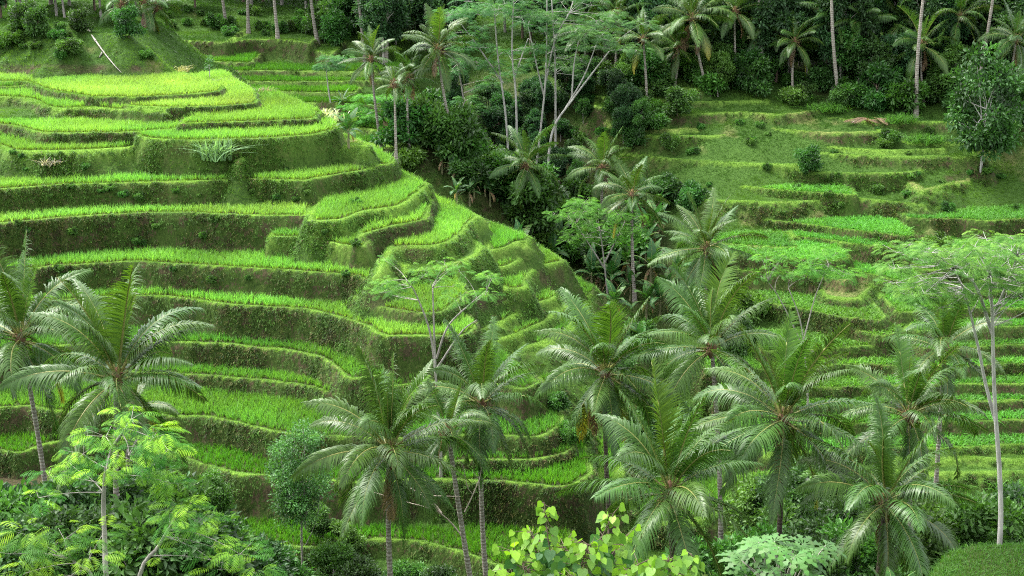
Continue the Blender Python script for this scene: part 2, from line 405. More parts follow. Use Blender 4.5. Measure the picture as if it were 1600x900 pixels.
# grid of the one ground sheet: fine where the photo looks, coarse outside
def axis(parts):
    a = []
    for lo, hi, st in parts: a.append(np.arange(lo, hi - 1e-6, st))
    return np.concatenate(a)
GX = axis([(-600, -200, 50), (-200, -80, 8), (-80, -58, 1.0), (-58, 60, .22), (60, 90, 1.0), (90, 210, 8), (210, 620, 50)])
GY = axis([(-120, 0, 10), (0, 44, 4), (44, 58, .7), (58, 73, .4), (73, 139, .2), (139, 172, .32), (172, 200, 1), (200, 300, 8), (300, 1000, 50)])
XX, YY = np.meshgrid(GX, GY)
SH = XX.shape
# base on a coarser lattice, then bilinear
bx = axis([(-600, -200, 50), (-200, 210, 4), (210, 660, 50)]); by = axis([(-120, 220, 4), (220, 1060, 20)])
BX, BY = np.meshgrid(bx, by)
BH = np.concatenate([base_h(BX.ravel()[i:i + 4000], BY.ravel()[i:i + 4000]) for i in range(0, BX.size, 4000)]).reshape(BX.shape)
def bilin(gx, gy, H, x, y):
    i = np.clip(np.searchsorted(gx, x) - 1, 0, len(gx) - 2); j = np.clip(np.searchsorted(gy, y) - 1, 0, len(gy) - 2)
    fx = (x - gx[i]) / (gx[i + 1] - gx[i]); fy = (y - gy[j]) / (gy[j + 1] - gy[j])
    fx = np.clip(fx, 0, 1); fy = np.clip(fy, 0, 1)
    return (H[j, i] * (1 - fx) + H[j, i + 1] * fx) * (1 - fy) + (H[j + 1, i] * (1 - fx) + H[j + 1, i + 1] * fx) * fy
HH = bilin(bx, by, BH, XX.ravel(), YY.ravel()).reshape(SH)
HH = HH + fbm(XX, YY, .13, 4, 3) * 1.0 * np.clip((YY - 60) / 10, 0, 1) + fbm(XX, YY, .7, 2, 5) * .25

# nothing of the smooth slope may stand proud of the cut terraces
_sm = lambda v: np.clip(v, 0, 1) ** 2 * (3 - 2 * np.clip(v, 0, 1))
HH = HH - 2.6 * _sm((-9 - XX) / 5) * _sm((YY - 84) / 4) * _sm((119 - YY) / 4) - 1.6 * _sm((-14 - XX) / 5) * _sm((YY - 112) / 4) * _sm((136 - YY) / 4)

def sdist(px, py, poly):
    """signed distance to a closed polygon, negative inside"""
    d = np.full(px.shape, 1e9); ins = np.zeros(px.shape, bool)
    n = len(poly)
    for i in range(n):
        ax, ay = poly[i]; bx_, by_ = poly[(i + 1) % n]
        ex, ey = bx_ - ax, by_ - ay
        wx, wy = px - ax, py - ay
        t = np.clip((wx * ex + wy * ey) / (ex * ex + ey * ey + 1e-12), 0, 1)
        d = np.minimum(d, (wx - ex * t) ** 2 + (wy - ey * t) ** 2)
        c = ((ay > py) != (by_ > py)) & (px < (bx_ - ax) * (py - ay) / (by_ - ay + 1e-12) + ax)
        ins ^= c
    d = np.sqrt(d)
    return np.where(ins, -d, d)

def catmull(p, k=5):
    p = np.asarray(p, float); q = np.vstack([2 * p[0] - p[1], p, 2 * p[-1] - p[-2]]); out = []
    for i in range(1, len(q) - 2):
        for t in np.linspace(0, 1, k, endpoint=False):
            a, b, c, d = q[i - 1], q[i], q[i + 1], q[i + 2]
            out.append(.5 * (2 * b + (c - a) * t + (2 * a - 5 * b + 4 * c - d) * t * t + (3 * b - 3 * c + d - a) * t ** 3))
    out.append(p[-1]); return np.array(out)

WIN = np.full(SH, -1); DIN = np.zeros(SH)          # which terrace owns a point, and how far inside its edge
WALLD = np.full(SH, 9.0)                            # distance outside the owner's edge (on its wall)
for k, t in enumerate(TER):
    w = np.array([at_z(px, py, t['z'])[:2] for px, py in t['lip']])
    seg = np.linalg.norm(np.diff(w, axis=0), axis=1)
    if t['poly']:
        poly = catmull(np.vstack([w, w[:1]]), 3)[:-1] if t['rice'] == 'lawn' else w
    else:
        c = catmull(w, 3)
        poly = np.vstack([c, c[-1] + np.array([t['dr'] * t['D'], t['D']]), c[0] + np.array([t['dl'] * t['D'], t['D']])])
    t['w'] = poly
    mg = 9
    i0, i1 = np.searchsorted(GX, [poly[:, 0].min() - mg, poly[:, 0].max() + mg])
    j0, j1 = np.searchsorted(GY, [poly[:, 1].min() - mg, poly[:, 1].max() + mg])
    x = XX[j0:j1, i0:i1]; y = YY[j0:j1, i0:i1]
    d = sdist(x, y, poly) + fbm(x, y, .35, 2, k) * .45 + fbm(x, y, 1.5, 2, k + 5) * .2
    lump = fbm(x, y, .9, 3, 40 + k)
    slope = t['sl'] * (1 + .5 * fbm(x, y, .25, 2, k + 9))
    fine = fbm(x, y, 2.4, 2, 60 + k)
    dd = np.maximum(d, 0)
    h = t['z'] + t['bund'] * np.exp(-((d + .22) / .2) ** 2) + .05 * lump
    # the wall: rounded brow, then steep, bulging
    h = h - slope * (np.sqrt(dd * dd + .006) - .077) + (lump * .45 + fine * .45) * np.clip(dd / .3, 0, 1)
    cur = HH[j0:j1, i0:i1]
    up = h > cur
    HH[j0:j1, i0:i1] = np.where(up, h, cur)
    WIN[j0:j1, i0:i1] = np.where(up, k, WIN[j0:j1, i0:i1])
    DIN[j0:j1, i0:i1] = np.where(up, -d, DIN[j0:j1, i0:i1])
HH += HC

def ground(x, y):
    x = np.atleast_1d(np.asarray(x, float)); y = np.atleast_1d(np.asarray(y, float))
    r = bilin(GX, GY, HH, x, y)
    return r if len(r) > 1 else float(r[0])
def hit(px, py, y0=46.0, y1=260.0):
    """first ground point on the sight line of a photo pixel"""
    d = ray(px, py); ys = np.arange(y0, y1, .1)
    x = d[0] / d[1] * ys; z = HC + d[2] / d[1] * ys
    b = bilin(GX, GY, HH, x, ys) >= z
    i = int(np.argmax(b)) if b.any() else len(ys) - 1
    return Vector((x[i], ys[i], float(bilin(GX, GY, HH, x[i:i + 1], ys[i:i + 1])[0])))

# cover: R earth / mossy wall, G fresh grass, B straw or trodden path, A = 0 bare soil
gz_y, gz_x = np.gradient(HH, GY, GX)
SLOPE = np.sqrt(gz_x ** 2 + gz_y ** 2)
CV = np.zeros(SH + (4,)); CV[..., 3] = 1
wallness = np.clip((SLOPE - .8) / .6, 0, 1)
isT = WIN >= 0
wk = np.array([t['wall'] for t in TER] + [0.3]); rk = np.array([1.0 if t['rice'] and t['rice'] != 'fallow' else 0.0 for t in TER] + [0.0])
CV[..., 0] = wallness * wk[WIN]
brow = np.exp(-((DIN + .05) / .45) ** 2) * isT
farside = np.clip((XX - 12) / 6, 0, 1)
CV[..., 1] = np.clip(brow * (1 - .25 * farside) * (.75 + .8 * fbm(XX, YY, .25, 2, 12)) + .12 * (fbm(XX, YY, .2, 3, 77) + .3), 0, 1) * (1 - CV[..., 0])
nb = fbm(XX, YY, .3, 4, 91)
inside = isT & (rk[WIN] > 0) & (DIN > .5)
CV[..., 3] = np.where(inside, .45, 1)
CV[..., 2] = np.clip((nb - .2) * 3, 0, .5) * (1 - .4 * wallness)
for k, t in enumerate(TER):
    if t['cover'] == 'path': CV[..., 2] = np.where((WIN == k) & (DIN > -.1) & (DIN < .7), np.clip(.35 + 1.2 * nb, 0, .6), CV[..., 2])
    if t['rice'] == 'fallow': CV[..., 2] = np.where((WIN == k) & (DIN > .3), .4, np.where(WIN == k, 0, CV[..., 2]))
    if t['rice'] == 'lawn': CV[..., 1] = np.where(WIN == k, 0, CV[..., 1])
    if t['cover'] == 'mound': CV[..., 1] = np.where(WIN == k, .0, CV[..., 1])
for k, t in enumerate(TER):
    if t['cover'] == 'bare': CV[..., 3] = np.where((WIN == k) & (DIN > -.1), 0, CV[..., 3])
# bare patches; gorge and jungle floor mixed towards earth colour, less fresh grass
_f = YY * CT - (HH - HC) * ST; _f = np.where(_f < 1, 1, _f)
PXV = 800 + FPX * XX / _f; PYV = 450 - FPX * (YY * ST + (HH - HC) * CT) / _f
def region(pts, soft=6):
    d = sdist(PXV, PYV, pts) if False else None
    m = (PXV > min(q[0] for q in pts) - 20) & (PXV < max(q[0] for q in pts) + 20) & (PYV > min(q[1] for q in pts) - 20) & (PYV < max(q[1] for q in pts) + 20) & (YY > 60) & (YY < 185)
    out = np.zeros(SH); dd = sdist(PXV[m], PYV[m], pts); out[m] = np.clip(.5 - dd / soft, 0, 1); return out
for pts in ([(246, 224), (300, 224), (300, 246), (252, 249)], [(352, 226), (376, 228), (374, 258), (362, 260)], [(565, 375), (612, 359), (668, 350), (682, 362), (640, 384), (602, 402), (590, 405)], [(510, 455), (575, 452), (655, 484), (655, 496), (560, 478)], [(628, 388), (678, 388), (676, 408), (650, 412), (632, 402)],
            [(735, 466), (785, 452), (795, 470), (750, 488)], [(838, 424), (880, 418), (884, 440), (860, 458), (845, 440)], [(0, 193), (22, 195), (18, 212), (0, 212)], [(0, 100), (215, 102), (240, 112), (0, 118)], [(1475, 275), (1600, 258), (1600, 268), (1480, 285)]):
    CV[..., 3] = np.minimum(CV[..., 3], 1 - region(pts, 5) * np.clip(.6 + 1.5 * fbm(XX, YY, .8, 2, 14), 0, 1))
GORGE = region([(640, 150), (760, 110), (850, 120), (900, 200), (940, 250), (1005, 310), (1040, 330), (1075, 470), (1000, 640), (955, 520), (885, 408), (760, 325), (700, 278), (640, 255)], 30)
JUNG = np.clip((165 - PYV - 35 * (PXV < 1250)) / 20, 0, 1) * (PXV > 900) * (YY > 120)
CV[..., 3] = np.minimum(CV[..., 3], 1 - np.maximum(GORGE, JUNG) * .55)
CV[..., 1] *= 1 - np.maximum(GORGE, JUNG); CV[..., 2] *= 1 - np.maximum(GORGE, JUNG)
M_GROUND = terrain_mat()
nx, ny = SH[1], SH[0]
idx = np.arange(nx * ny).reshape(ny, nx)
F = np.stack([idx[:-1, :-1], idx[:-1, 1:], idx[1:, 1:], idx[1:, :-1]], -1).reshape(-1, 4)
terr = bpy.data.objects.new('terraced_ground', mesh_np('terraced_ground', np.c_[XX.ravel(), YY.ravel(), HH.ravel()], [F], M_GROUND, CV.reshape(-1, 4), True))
link(terr); tag(terr, 'grassy valley ground cut into stepped rice terraces with earth walls', 'ground', kind='structure')
# ------------------------------------------------------------------ rice, maize rows and wild grass, grown from blades
M_RICE = leaf_mat('rice_blades', (1, 1, 1), rough=.55, spec=.25, trans=.45, var=0, hue=0, tcol=(1.2, 1.25, .55))
M_GRASS = leaf_mat('grass_blades', (1, 1, 1), rough=.6, spec=.2, trans=.4, var=0, hue=0)

def blades(pos, n, hgt, wid, lean, cols, segs=2, droop=.3, spread=.08, stalk=None):
    """pos (k,3) clump roots, n blades per clump; hgt/cols arrays of length k. returns V, tris, quads, C"""
    k = len(pos); m = k * n
    P = np.repeat(pos, n, 0); H = np.repeat(hgt, n) * RNG.uniform(.65, 1.1, m)
    C = np.repeat(cols, n, 0) * RNG.uniform(.8, 1.2, (m, 1)) * np.array([1, 1, 1])
    az = RNG.uniform(0, 2 * np.pi, m); ln = np.abs(RNG.normal(0, lean, m))
    dx, dy = np.cos(az), np.sin(az)
    P[:, 0] += dx * spread * RNG.random(m); P[:, 1] += dy * spread * RNG.random(m)
    fz = RNG.uniform(0, 2 * np.pi, m)                      # blade faces any way
    sx, sy = np.cos(fz), np.sin(fz)
    W = wid * RNG.uniform(.7, 1.3, m)
    rows = []
    for s in range(segs + 1):
        t = s / segs
        cx = P[:, 0] + dx * H * (ln * t + droop * ln * t * t); cy = P[:, 1] + dy * H * (ln * t + droop * ln * t * t)
        cz = P[:, 2] + H * (t - .35 * droop * t * t * (1 + ln))
        if s == segs:
            rows.append(np.stack([cx, cy, cz], -1)[:, None])
        else:
            w = W * (1 - .35 * t) * .5
            a = np.stack([cx - sx * w, cy - sy * w, cz], -1); b = np.stack([cx + sx * w, cy + sy * w, cz], -1)
            rows.append(np.stack([a, b], 1))
    V = np.concatenate(rows, 1); nv = V.shape[1]
    o = np.arange(m)[:, None] * nv
    q = [o + np.array([[2 * s, 2 * s + 1, 2 * s + 3, 2 * s + 2]]) for s in range(segs - 1)]
    Q = np.concatenate(q) if q else np.zeros((0, 4), int)
    b = 2 * (segs - 1)
    Tt = o + np.array([[b, b + 1, b + 2]])
    CC = np.repeat(np.c_[C, np.ones(m)], nv, 0)
    if stalk is not None:                 # stalk colour low on the plant, yellower and darker than the blade
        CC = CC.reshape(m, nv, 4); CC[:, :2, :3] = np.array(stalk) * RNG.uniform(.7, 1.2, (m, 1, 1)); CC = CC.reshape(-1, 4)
    return V.reshape(-1, 3), Tt, Q, CC

class Bag:
    def __init__(s): s.V, s.T, s.Q, s.C, s.n = [], [], [], [], 0
    def add(s, V, Tt, Q, C):
        s.V.append(V); s.T.append(Tt + s.n); s.Q.append(Q + s.n); s.C.append(C); s.n += len(V)
    def mesh(s, name, mat):
        return mesh_np(name, np.concatenate(s.V), [np.concatenate(s.T), np.concatenate(s.Q)], mat, np.concatenate(s.C))

def frame_mask(x, y, z, mx=.06, my=.08):
    """keeps what could be in view, a margin to the sides included"""
    f = y * CT - (z - HC) * ST; u = x / f; v = (y * ST + (z - HC) * CT) / f
    return (f > 1) & (np.abs(u) < 800 / FPX + mx) & (np.abs(v) < 450 / FPX + my)

# per kind: colour, height, clumps per m2, blades
RICE = {'light': ((.15, .315, .052), .74, 9.5, 14), 'gold': ((.18, .325, .06), .64, 10, 13), 'mid': ((.095, .24, .034), .72, 9, 14),
        'deep': ((.065, .19, .015), .68, 9, 13), 'corn': ((.082, .225, .028), .62, 8, 10), 'lawn': ((.03, .11, .010), .34, 40, 9)}
rice_near, rice_far, rice_back = Bag(), Bag(), Bag()
HHI = lambda x, y: bilin(GX, GY, HH, x, y)
def nearest(A, x, y):
    i = np.clip(np.searchsorted(GX, x), 1, len(GX) - 1); i = i - (x - GX[i - 1] < GX[i] - x)
    j = np.clip(np.searchsorted(GY, y), 1, len(GY) - 1); j = j - (y - GY[j - 1] < GY[j] - y)
    return A[j, i]
for k, t in enumerate(TER):
    if t['rice'] not in RICE: continue
    colr, h0, dens, nb_ = RICE[t['rice']]
    p = t['w']; x0, y0 = p.min(0); x1, y1 = p.max(0)
    st = 1 / math.sqrt(dens)
    gx, gy = np.meshgrid(np.arange(x0 - .5, x1 + .5, st), np.arange(y0 - .5, y1 + .5, st))
    gx = gx.ravel() + RNG.uniform(-.33, .33, gx.size) * st; gy = gy.ravel() + RNG.uniform(-.33, .33, gy.size) * st
    m = (nearest(WIN, gx, gy) == k) & (nearest(DIN, gx, gy) > (.40 if t['rice'] != 'lawn' else -.8) + .12 * RNG.random(gx.size))
    gx, gy = gx[m], gy[m]
    gz = HHI(gx, gy)
    m = (np.abs(gz - HC - t['z']) < (.22 if t['rice'] != 'lawn' else 1.2)) & frame_mask(gx, gy, gz)
    gx, gy, gz = gx[m], gy[m], gz[m]
    if len(gx) == 0: continue
    v = fbm(gx, gy, .22, 3, k % 9)
    hh = h0 * (1 + (.5 if t['rice'] != 'lawn' else 2.2) * v) * RNG.uniform(.85, 1.12, len(gx)) * (1 + .12 * fbm(gx, gy, 1.3, 1, 3))
    cc = np.array(colr)[None] * (1 + .7 * v[:, None]) * (1 + .12 * math.sin(k * 2.1))
    cc = cc * np.stack([1 + .5 * fbm(gx, gy, .15, 2, 31), np.ones(len(gx)), np.ones(len(gx))], -1)
    pos = np.stack([gx, gy, gz - .03], -1)
    bag = rice_far if t['rice'] in ('corn',) or (t['rice'] == 'lawn') else (rice_back if gy.mean() > 140 else rice_near)
    if t['rice'] == 'corn':
        bag.add(*blades(pos, nb_, hh, .085, .55, cc, 2, .8, .12))
    else:
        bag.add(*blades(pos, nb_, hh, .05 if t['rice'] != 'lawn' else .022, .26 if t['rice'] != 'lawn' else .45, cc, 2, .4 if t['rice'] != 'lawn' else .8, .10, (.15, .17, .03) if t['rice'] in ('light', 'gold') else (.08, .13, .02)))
print('rice verts', rice_near.n, rice_far.n, rice_back.n)
o = link(bpy.data.objects.new('young_rice', rice_near.mesh('young_rice', M_RICE)))
tag(o, 'bright yellow-green young rice on the round stepped hillside', 'rice', kind='stuff')
o = link(bpy.data.objects.new('leafy_crop', rice_far.mesh('leafy_crop', M_RICE)))
tag(o, 'darker green low crop on the narrow terraces across the gorge', 'crop', kind='stuff')
o = link(bpy.data.objects.new('dark_rice', rice_back.mesh('dark_rice', M_RICE)))
tag(o, 'dark green distant rice strips under the brown back bank', 'rice', kind='stuff')

# wild grass over bunds, walls and slopes
grass = Bag()
def scatter(n, x0, x1, y0, y1):
    return RNG.uniform(x0, x1, n), RNG.uniform(y0, y1, n)
def wild(n, x0, x1, y0, y1, hscale=1.0, w=.035):
    x, y = scatter(n, x0, x1, y0, y1)
    k = nearest(WIN, x, y); d = nearest(DIN, x, y)
    has = np.array([1.0 if t['rice'] in RICE else 0 for t in TER] + [0])[k] > 0
    keep = ~(has & (d > .5))
    cv = nearest(CV, x, y)
    keep &= RNG.random(n) > cv[:, 2] * .7
    sl_ = nearest(SLOPE, x, y)
    keep &= RNG.random(n) > cv[:, 0] * np.clip(.72 + 1.8 * fbm(x, y, .5, 2, 8), 0.3, .97)
    keep &= RNG.random(n) > (1 - cv[:, 3]) * .8
    x, y = x[keep], y[keep]; cv = cv[keep]; sl_ = sl_[keep]
    z = HHI(x, y)
    m = frame_mask(x, y, z); x, y, z, cv, sl_ = x[m], y[m], z[m], cv[m], sl_[m]
    v = fbm(x, y, .18, 3, 21); v2 = fbm(x, y, .6, 3, 27)
    hgt = (.14 + .5 * np.clip(v2 + .12, 0, 1) + .35 * np.clip(fbm(x, y, .12, 2, 71), 0, 1)) * (1 - .75 * cv[:, 1]) * hscale
    left = np.clip((6 - x) / 10, 0, 1) * (y < 140)
    g1 = np.array([.032, .083, .010]); g2 = np.array([.12, .235, .025]); g3 = np.array([.12, .125, .03]); g4 = np.array([.03, .062, .010])
    a = np.clip(.45 * left + .5 * cv[:, 1] + 1.5 * v, 0, 1)[:, None]
    cc = g1 * (1 - a) + g2 * a
    b = np.clip(cv[:, 2] * .7 + 1.0 * (v2 - .26), 0, .7)[:, None]; cc = cc * (1 - b) + g3 * b
    b = (cv[:, 0] * .6 * np.clip(1 - v2 * 2, 0, 1))[:, None]; cc = cc * (1 - b) + g4 * b
    pos = np.stack([x, y, z - .03], -1)
    grass.add(*blades(pos, 6, hgt, w, .5, cc, 1, .3, .14))
wild(170000, -45, 20, 74, 122, .6, .03)
wild(120000, 5, 52, 84, 125, .6, .03)
wild(140000, -60, 62, 120, 152, .8, .04)
wild(170000, -66, 66, 150, 200, 1.0, .05)
wild(16000, -40, 40, 44, 76)
def lip_grass(n, x0, x1, y0, y1, h=.075):
    x, y = scatter(n, x0, x1, y0, y1); d = nearest(DIN, x, y); k = nearest(WIN, x, y)
    m = (k >= 0) & (d > -.18) & (d < .42) & (nearest(CV, x, y)[:, 1] > .25) & (nearest(SLOPE, x, y) < 1.6); x, y = x[m], y[m]
    z = HHI(x, y); m = frame_mask(x, y, z); x, y, z = x[m], y[m], z[m]
    v = fbm(x, y, .3, 3, 51)[:, None]; c = np.array([[.115, .245, .038]]) * (1 + 1.2 * v) + np.array([[.06, .03, .01]]) * np.clip(v * 3, 0, 1)
    grass.add(*blades(np.stack([x, y, z - .02], -1), 6, np.full(len(x), h) * (1 + v[:, 0]), .024, .7, c, 1, .3, .12))
lip_grass(700000, -46, 16, 76, 135); lip_grass(420000, 6, 56, 84, 150, .085)
# weeds, ferns and dry grass rooted in the earth walls, bent outwards and down
def wall_weeds(n, x0, x1, y0, y1, sc=1.0):
    x, y = scatter(n, x0, x1, y0, y1)
    sl_ = nearest(SLOPE, x, y); cv = nearest(CV, x, y)
    keep = (sl_ > 1.1) & (RNG.random(n) < .15 + .85 * cv[:, 3]) & (RNG.random(n) < .30 + 2.4 * fbm(x, y, .4, 3, 15))
    x, y, sl_, cv = x[keep], y[keep], sl_[keep], cv[keep]
    z = HHI(x, y); m = frame_mask(x, y, z); x, y, z, sl_, cv = x[m], y[m], z[m], sl_[m], cv[m]
    gx = -nearest(gz_x, x, y); gy = -nearest(gz_y, x, y); g = np.sqrt(gx * gx + gy * gy) + 1e-6; ox, oy = gx / g, gy / g
    v = fbm(x, y, .35, 3, 33); v2 = fbm(x, y, 1.1, 2, 35); k = len(x); nb_ = 5
    C = np.array([[.042, .080, .014], [.078, .090, .022], [.13, .11, .045], [.022, .046, .010], [.06, .145, .018]])
    w = np.stack([np.clip(.5 + v, .1, 1), np.clip(.35 - v + v2, .05, 1), np.clip(v2 * 1.6 - .1, .02, .7), np.full(k, .35), np.clip(.1 + v * 2, 0, .8) + (1 - cv[:, 0]) * 3.5], -1)
    w /= w.sum(1, keepdims=True); pick = (RNG.random((k, 1)) > np.cumsum(w, 1)).sum(1).clip(0, 4)
    col = np.repeat(C[pick] * RNG.uniform(.7, 1.4, (k, 1)), nb_, 0)
    P = np.repeat(np.stack([x, y, z], -1), nb_, 0); O = np.repeat(np.stack([ox, oy], -1), nb_, 0)
    m = len(P); a = RNG.normal(0, .8, m); c_, s_ = np.cos(a), np.sin(a)
    dx = O[:, 0] * c_ - O[:, 1] * s_; dy = O[:, 0] * s_ + O[:, 1] * c_
    h = RNG.uniform(.10, .30, m) * sc; up = RNG.uniform(-.7, .55, m)
    W = RNG.uniform(.015, .04, m) * sc
    P = P + np.stack([RNG.normal(0, .06, m), RNG.normal(0, .06, m), RNG.normal(0, .10, m)], -1)
    px_, py_ = -dy * W, dx * W
    V = np.stack([P + np.stack([px_, py_, 0 * W], -1), P - np.stack([px_, py_, 0 * W], -1), P + np.stack([dx * h * .8, dy * h * .8, h * up], -1)], 1)
    T3 = np.arange(m)[:, None] * 3 + np.array([[0, 1, 2]])
    grass.add(V.reshape(-1, 3), T3, np.zeros((0, 4), int), np.repeat(np.c_[col, np.ones(m)], 3, 0))
def overhang(n, x0, x1, y0, y1, sc=1.0):
    """long grass falling over the brow of the walls"""
    x, y = scatter(n, x0, x1, y0, y1); d = nearest(DIN, x, y); k = nearest(WIN, x, y); sl_ = nearest(SLOPE, x, y)
    m = (k >= 0) & (d > -.3) & (d < .05) & (sl_ > .8) & (RNG.random(n) < .45 + 2 * fbm(x, y, .5, 3, 19)); x, y = x[m], y[m]
    z = HHI(x, y); m = frame_mask(x, y, z); x, y, z = x[m], y[m], z[m]
    gx = -nearest(gz_x, x, y); gy = -nearest(gz_y, x, y); g = np.sqrt(gx * gx + gy * gy) + 1e-6
    nb_ = 6; m = len(x) * nb_; v = np.repeat(fbm(x, y, .4, 3, 23), nb_)
    O = np.repeat(np.stack([gx / g, gy / g], -1), nb_, 0); P = np.repeat(np.stack([x, y, z], -1), nb_, 0) + np.stack([RNG.normal(0, .07, m), RNG.normal(0, .07, m), RNG.normal(0, .03, m)], -1)
    a = RNG.normal(0, .55, m); dx = O[:, 0] * np.cos(a) - O[:, 1] * np.sin(a); dy = O[:, 0] * np.sin(a) + O[:, 1] * np.cos(a)
    h = RNG.uniform(.2, .55, m) * sc; W = RNG.uniform(.012, .026, m) * sc; q = np.stack([-dy * W, dx * W, 0 * W], -1)
    mid = P + np.stack([dx * h * .42, dy * h * .42, h * .12], -1); tip = P + np.stack([dx * h * .62, dy * h * .62, -h * RNG.uniform(.3, .8, m)], -1)
    V = np.stack([P + q, P - q, mid - q * .8, mid + q * .8, tip], 1)
    o = np.arange(m)[:, None] * 5
    col = np.array([[.062, .145, .020]]) * (1 + 1.3 * v[:, None]) * RNG.uniform(.75, 1.3, (m, 1))
    grass.add(V.reshape(-1, 3), o + np.array([[3, 2, 4]]), o + np.array([[0, 1, 2, 3]]), np.repeat(np.c_[col, np.ones(m)], 5, 0))
overhang(230000, -46, 14, 76, 122, .55); overhang(110000, 6, 54, 84, 140, .6); overhang(60000, -50, 60, 118, 172, .7)
wall_weeds(900000, -46, 14, 76, 122)
wall_weeds(500000, 6, 54, 84, 140, 1.1)
wall_weeds(260000, -50, 60, 118, 172, 1.3)
print('grass verts', grass.n)
o = link(bpy.data.objects.new('bank_grass', grass.mesh('bank_grass', M_GRASS)))
tag(o, 'short wild grass covering the banks, bunds and slopes of the valley', 'grass', kind='stuff')
# ------------------------------------------------------------------ coconut palms
M_FROND = leaf_mat('palm_leaflets', (1, 1, 1), rough=.38, spec=.28, trans=.28, var=.16, hue=.012, tcol=(1.25, 1.25, .5))
M_TRUNK = bark_mat('palm_bark', (.14, .128, .108), (.33, .31, .275), ring=1.6, scale=3)
M_TRUNK2 = bark_mat('dark_palm_bark', (.045, .036, .03), (.12, .098, .08), ring=1.6, scale=3)
M_NUT = bark_mat('coconut_husk', (.10, .085, .03), (.17, .14, .05), scale=2)
M_FIBRE = bark_mat('palm_fibre', (.07, .04, .025), (.17, .10, .055), scale=9)

def frond_mesh(name, L, e0, bend, twist, seed, kind='green', pairs=88, leafL=1.34, w=.07):
    """e0: start elevation, bend: total downward turn along the rib, twist: roll of the blade about the rib"""
    rg = random.Random(seed)
    mb = MB()
    nseg = 20; p = Vector((0, 0, 0)); pts = [p.copy()]; tans = []
    for i in range(nseg):
        t = (i + .5) / nseg
        e = e0 - bend * (t ** 1.35)
        d = Vector((math.cos(e), .10 * math.sin(3 * t + seed), math.sin(e))).normalized()
        tans.append(d); p = p + d * (L / nseg); pts.append(p.copy())
    tans.append(tans[-1])
    if kind == 'dead': ribc = (.24, .15, .08, 1)
    else: ribc = (.19, .20, .06, 1)
    mb.tube(pts, [.055 * (1 - .85 * (i / nseg)) * (1.5 if i == 0 else 1) + .006 for i in range(nseg + 1)], 4, ribc)
    gap = {}
    def along(t):
        f = min(t * nseg, nseg - 1e-4); i = int(f); a = f - i
        return pts[i].lerp(pts[i + 1], a), tans[i].lerp(tans[i + 1], a).normalized()
    for k in range(pairs):
        t = .16 + .84 * (k / (pairs - 1)) ** .95
        q, tg = along(t)
        side0 = tg.cross(Vector((0, 0, 1)))
        if side0.length < .05: side0 = Vector((0, -1, 0))
        side0.normalize(); up0 = side0.cross(tg).normalized()
        tw = twist * t
        side = side0 * math.cos(tw) + up0 * math.sin(tw); up = up0 * math.cos(tw) - side0 * math.sin(tw)
        prof = (.42 + .58 * math.sin(math.pi * min(1, (t - .1) / .62 * .5 + .12))) if t < .6 else max(.22, 1 - (t - .6) * 1.85)
        for sgn in (-1, 1):
            if gap.get(sgn, 0) > 0: gap[sgn] -= 1; continue
            if rg.random() < .012: gap[sgn] = rg.randrange(2, 6)
            if rg.random() < (.05 if kind != 'dead' else .25): continue
            ll = leafL * prof * rg.uniform(.85, 1.08)
            sw = .28 + .62 * t + rg.uniform(-.12, .12)                 # sweep to the tip
            vee = .32 - .15 * t + rg.uniform(-.12, .12)
            if kind == 'young': vee += .25
            d = (side * sgn * math.cos(sw) + tg * math.sin(sw) + up * vee).normalized()
            g = rg.uniform(.75, 1.2) * (1.85 if kind != 'young' else .45)
            if kind == 'dead': g *= 1.6
            wn = tg * math.cos(sw) - side * sgn * math.sin(sw)         # width direction in the blade plane
            wn = (wn - d * wn.dot(d)).normalized()
            a = rg.random()
            if kind == 'green':
                c = (.030 + .02 * a, .071 + .038 * a, .012 + .007 * a)
            elif kind == 'young':
                c = (.045 + .03 * a, .105 + .045 * a, .016)
            elif kind == 'yellow':
                yy = max(0, min(1, (t - .45) * 2.2 + rg.uniform(-.2, .2)))
                c = (.05 + .13 * yy, .10 + .07 * yy, .022)
            else:
                c = (.13 + .07 * a, .09 + .045 * a, .055 + .025 * a)
            prev = None; pos = q + up * .015; dirv = d.copy(); ns = 4
            for s in range(ns + 1):
                u = s / ns
                ww = w * prof ** .3 * (.55 + .45 * math.sin(math.pi * min(1, u * 1.2 + .15))) * (1 - u ** 2.2) * .5
                cc = tuple(x * (1 + .15 * u) for x in c) + (1,)
                if s == ns:
                    e = mb.vert(pos, cc); mb.tri(prev[0], prev[1], e)
                else:
                    ra, rb = mb.vert(pos - wn * ww, cc), mb.vert(pos + wn * ww, cc)
                    if prev: mb.quad(prev[0], prev[1], rb, ra)
                    prev = (ra, rb)
                pos = pos + dirv * (ll / ns)
                dirv = (dirv + Vector((0, 0, -1)) * (g * .36)).normalized()
    return mb.mesh(name, M_FROND, False)

FR = {}
def frond(cls, v):
    key = (cls, v)
    if key in FR: return FR[key]
    e, b, kind = {'spear': (86, 14, 'young'), 'up': (76, 34, 'young' if v == 0 else 'green'), 'high': (58, 56, 'green'), 'mid': (36, 62, 'green'), 'flat': (14, 56, 'green'),
                  'low': (-14, 58, 'green'), 'hang': (-42, 42, 'yellow' if v == 0 else 'green'), 'dead': (-62, 26, 'dead')}[cls]
    b += (0, -16, 12, 24, -8)[v]
    FR[key] = frond_mesh('frond_' + cls, 5.0 * (1 if cls != 'dead' else .75), R(e), R(b), R([-42, 14, 48, -15, 75][v]), hash(cls) % 97 + v * 7 if False else len(FR) * 5 + 3, kind)
    return FR[key]

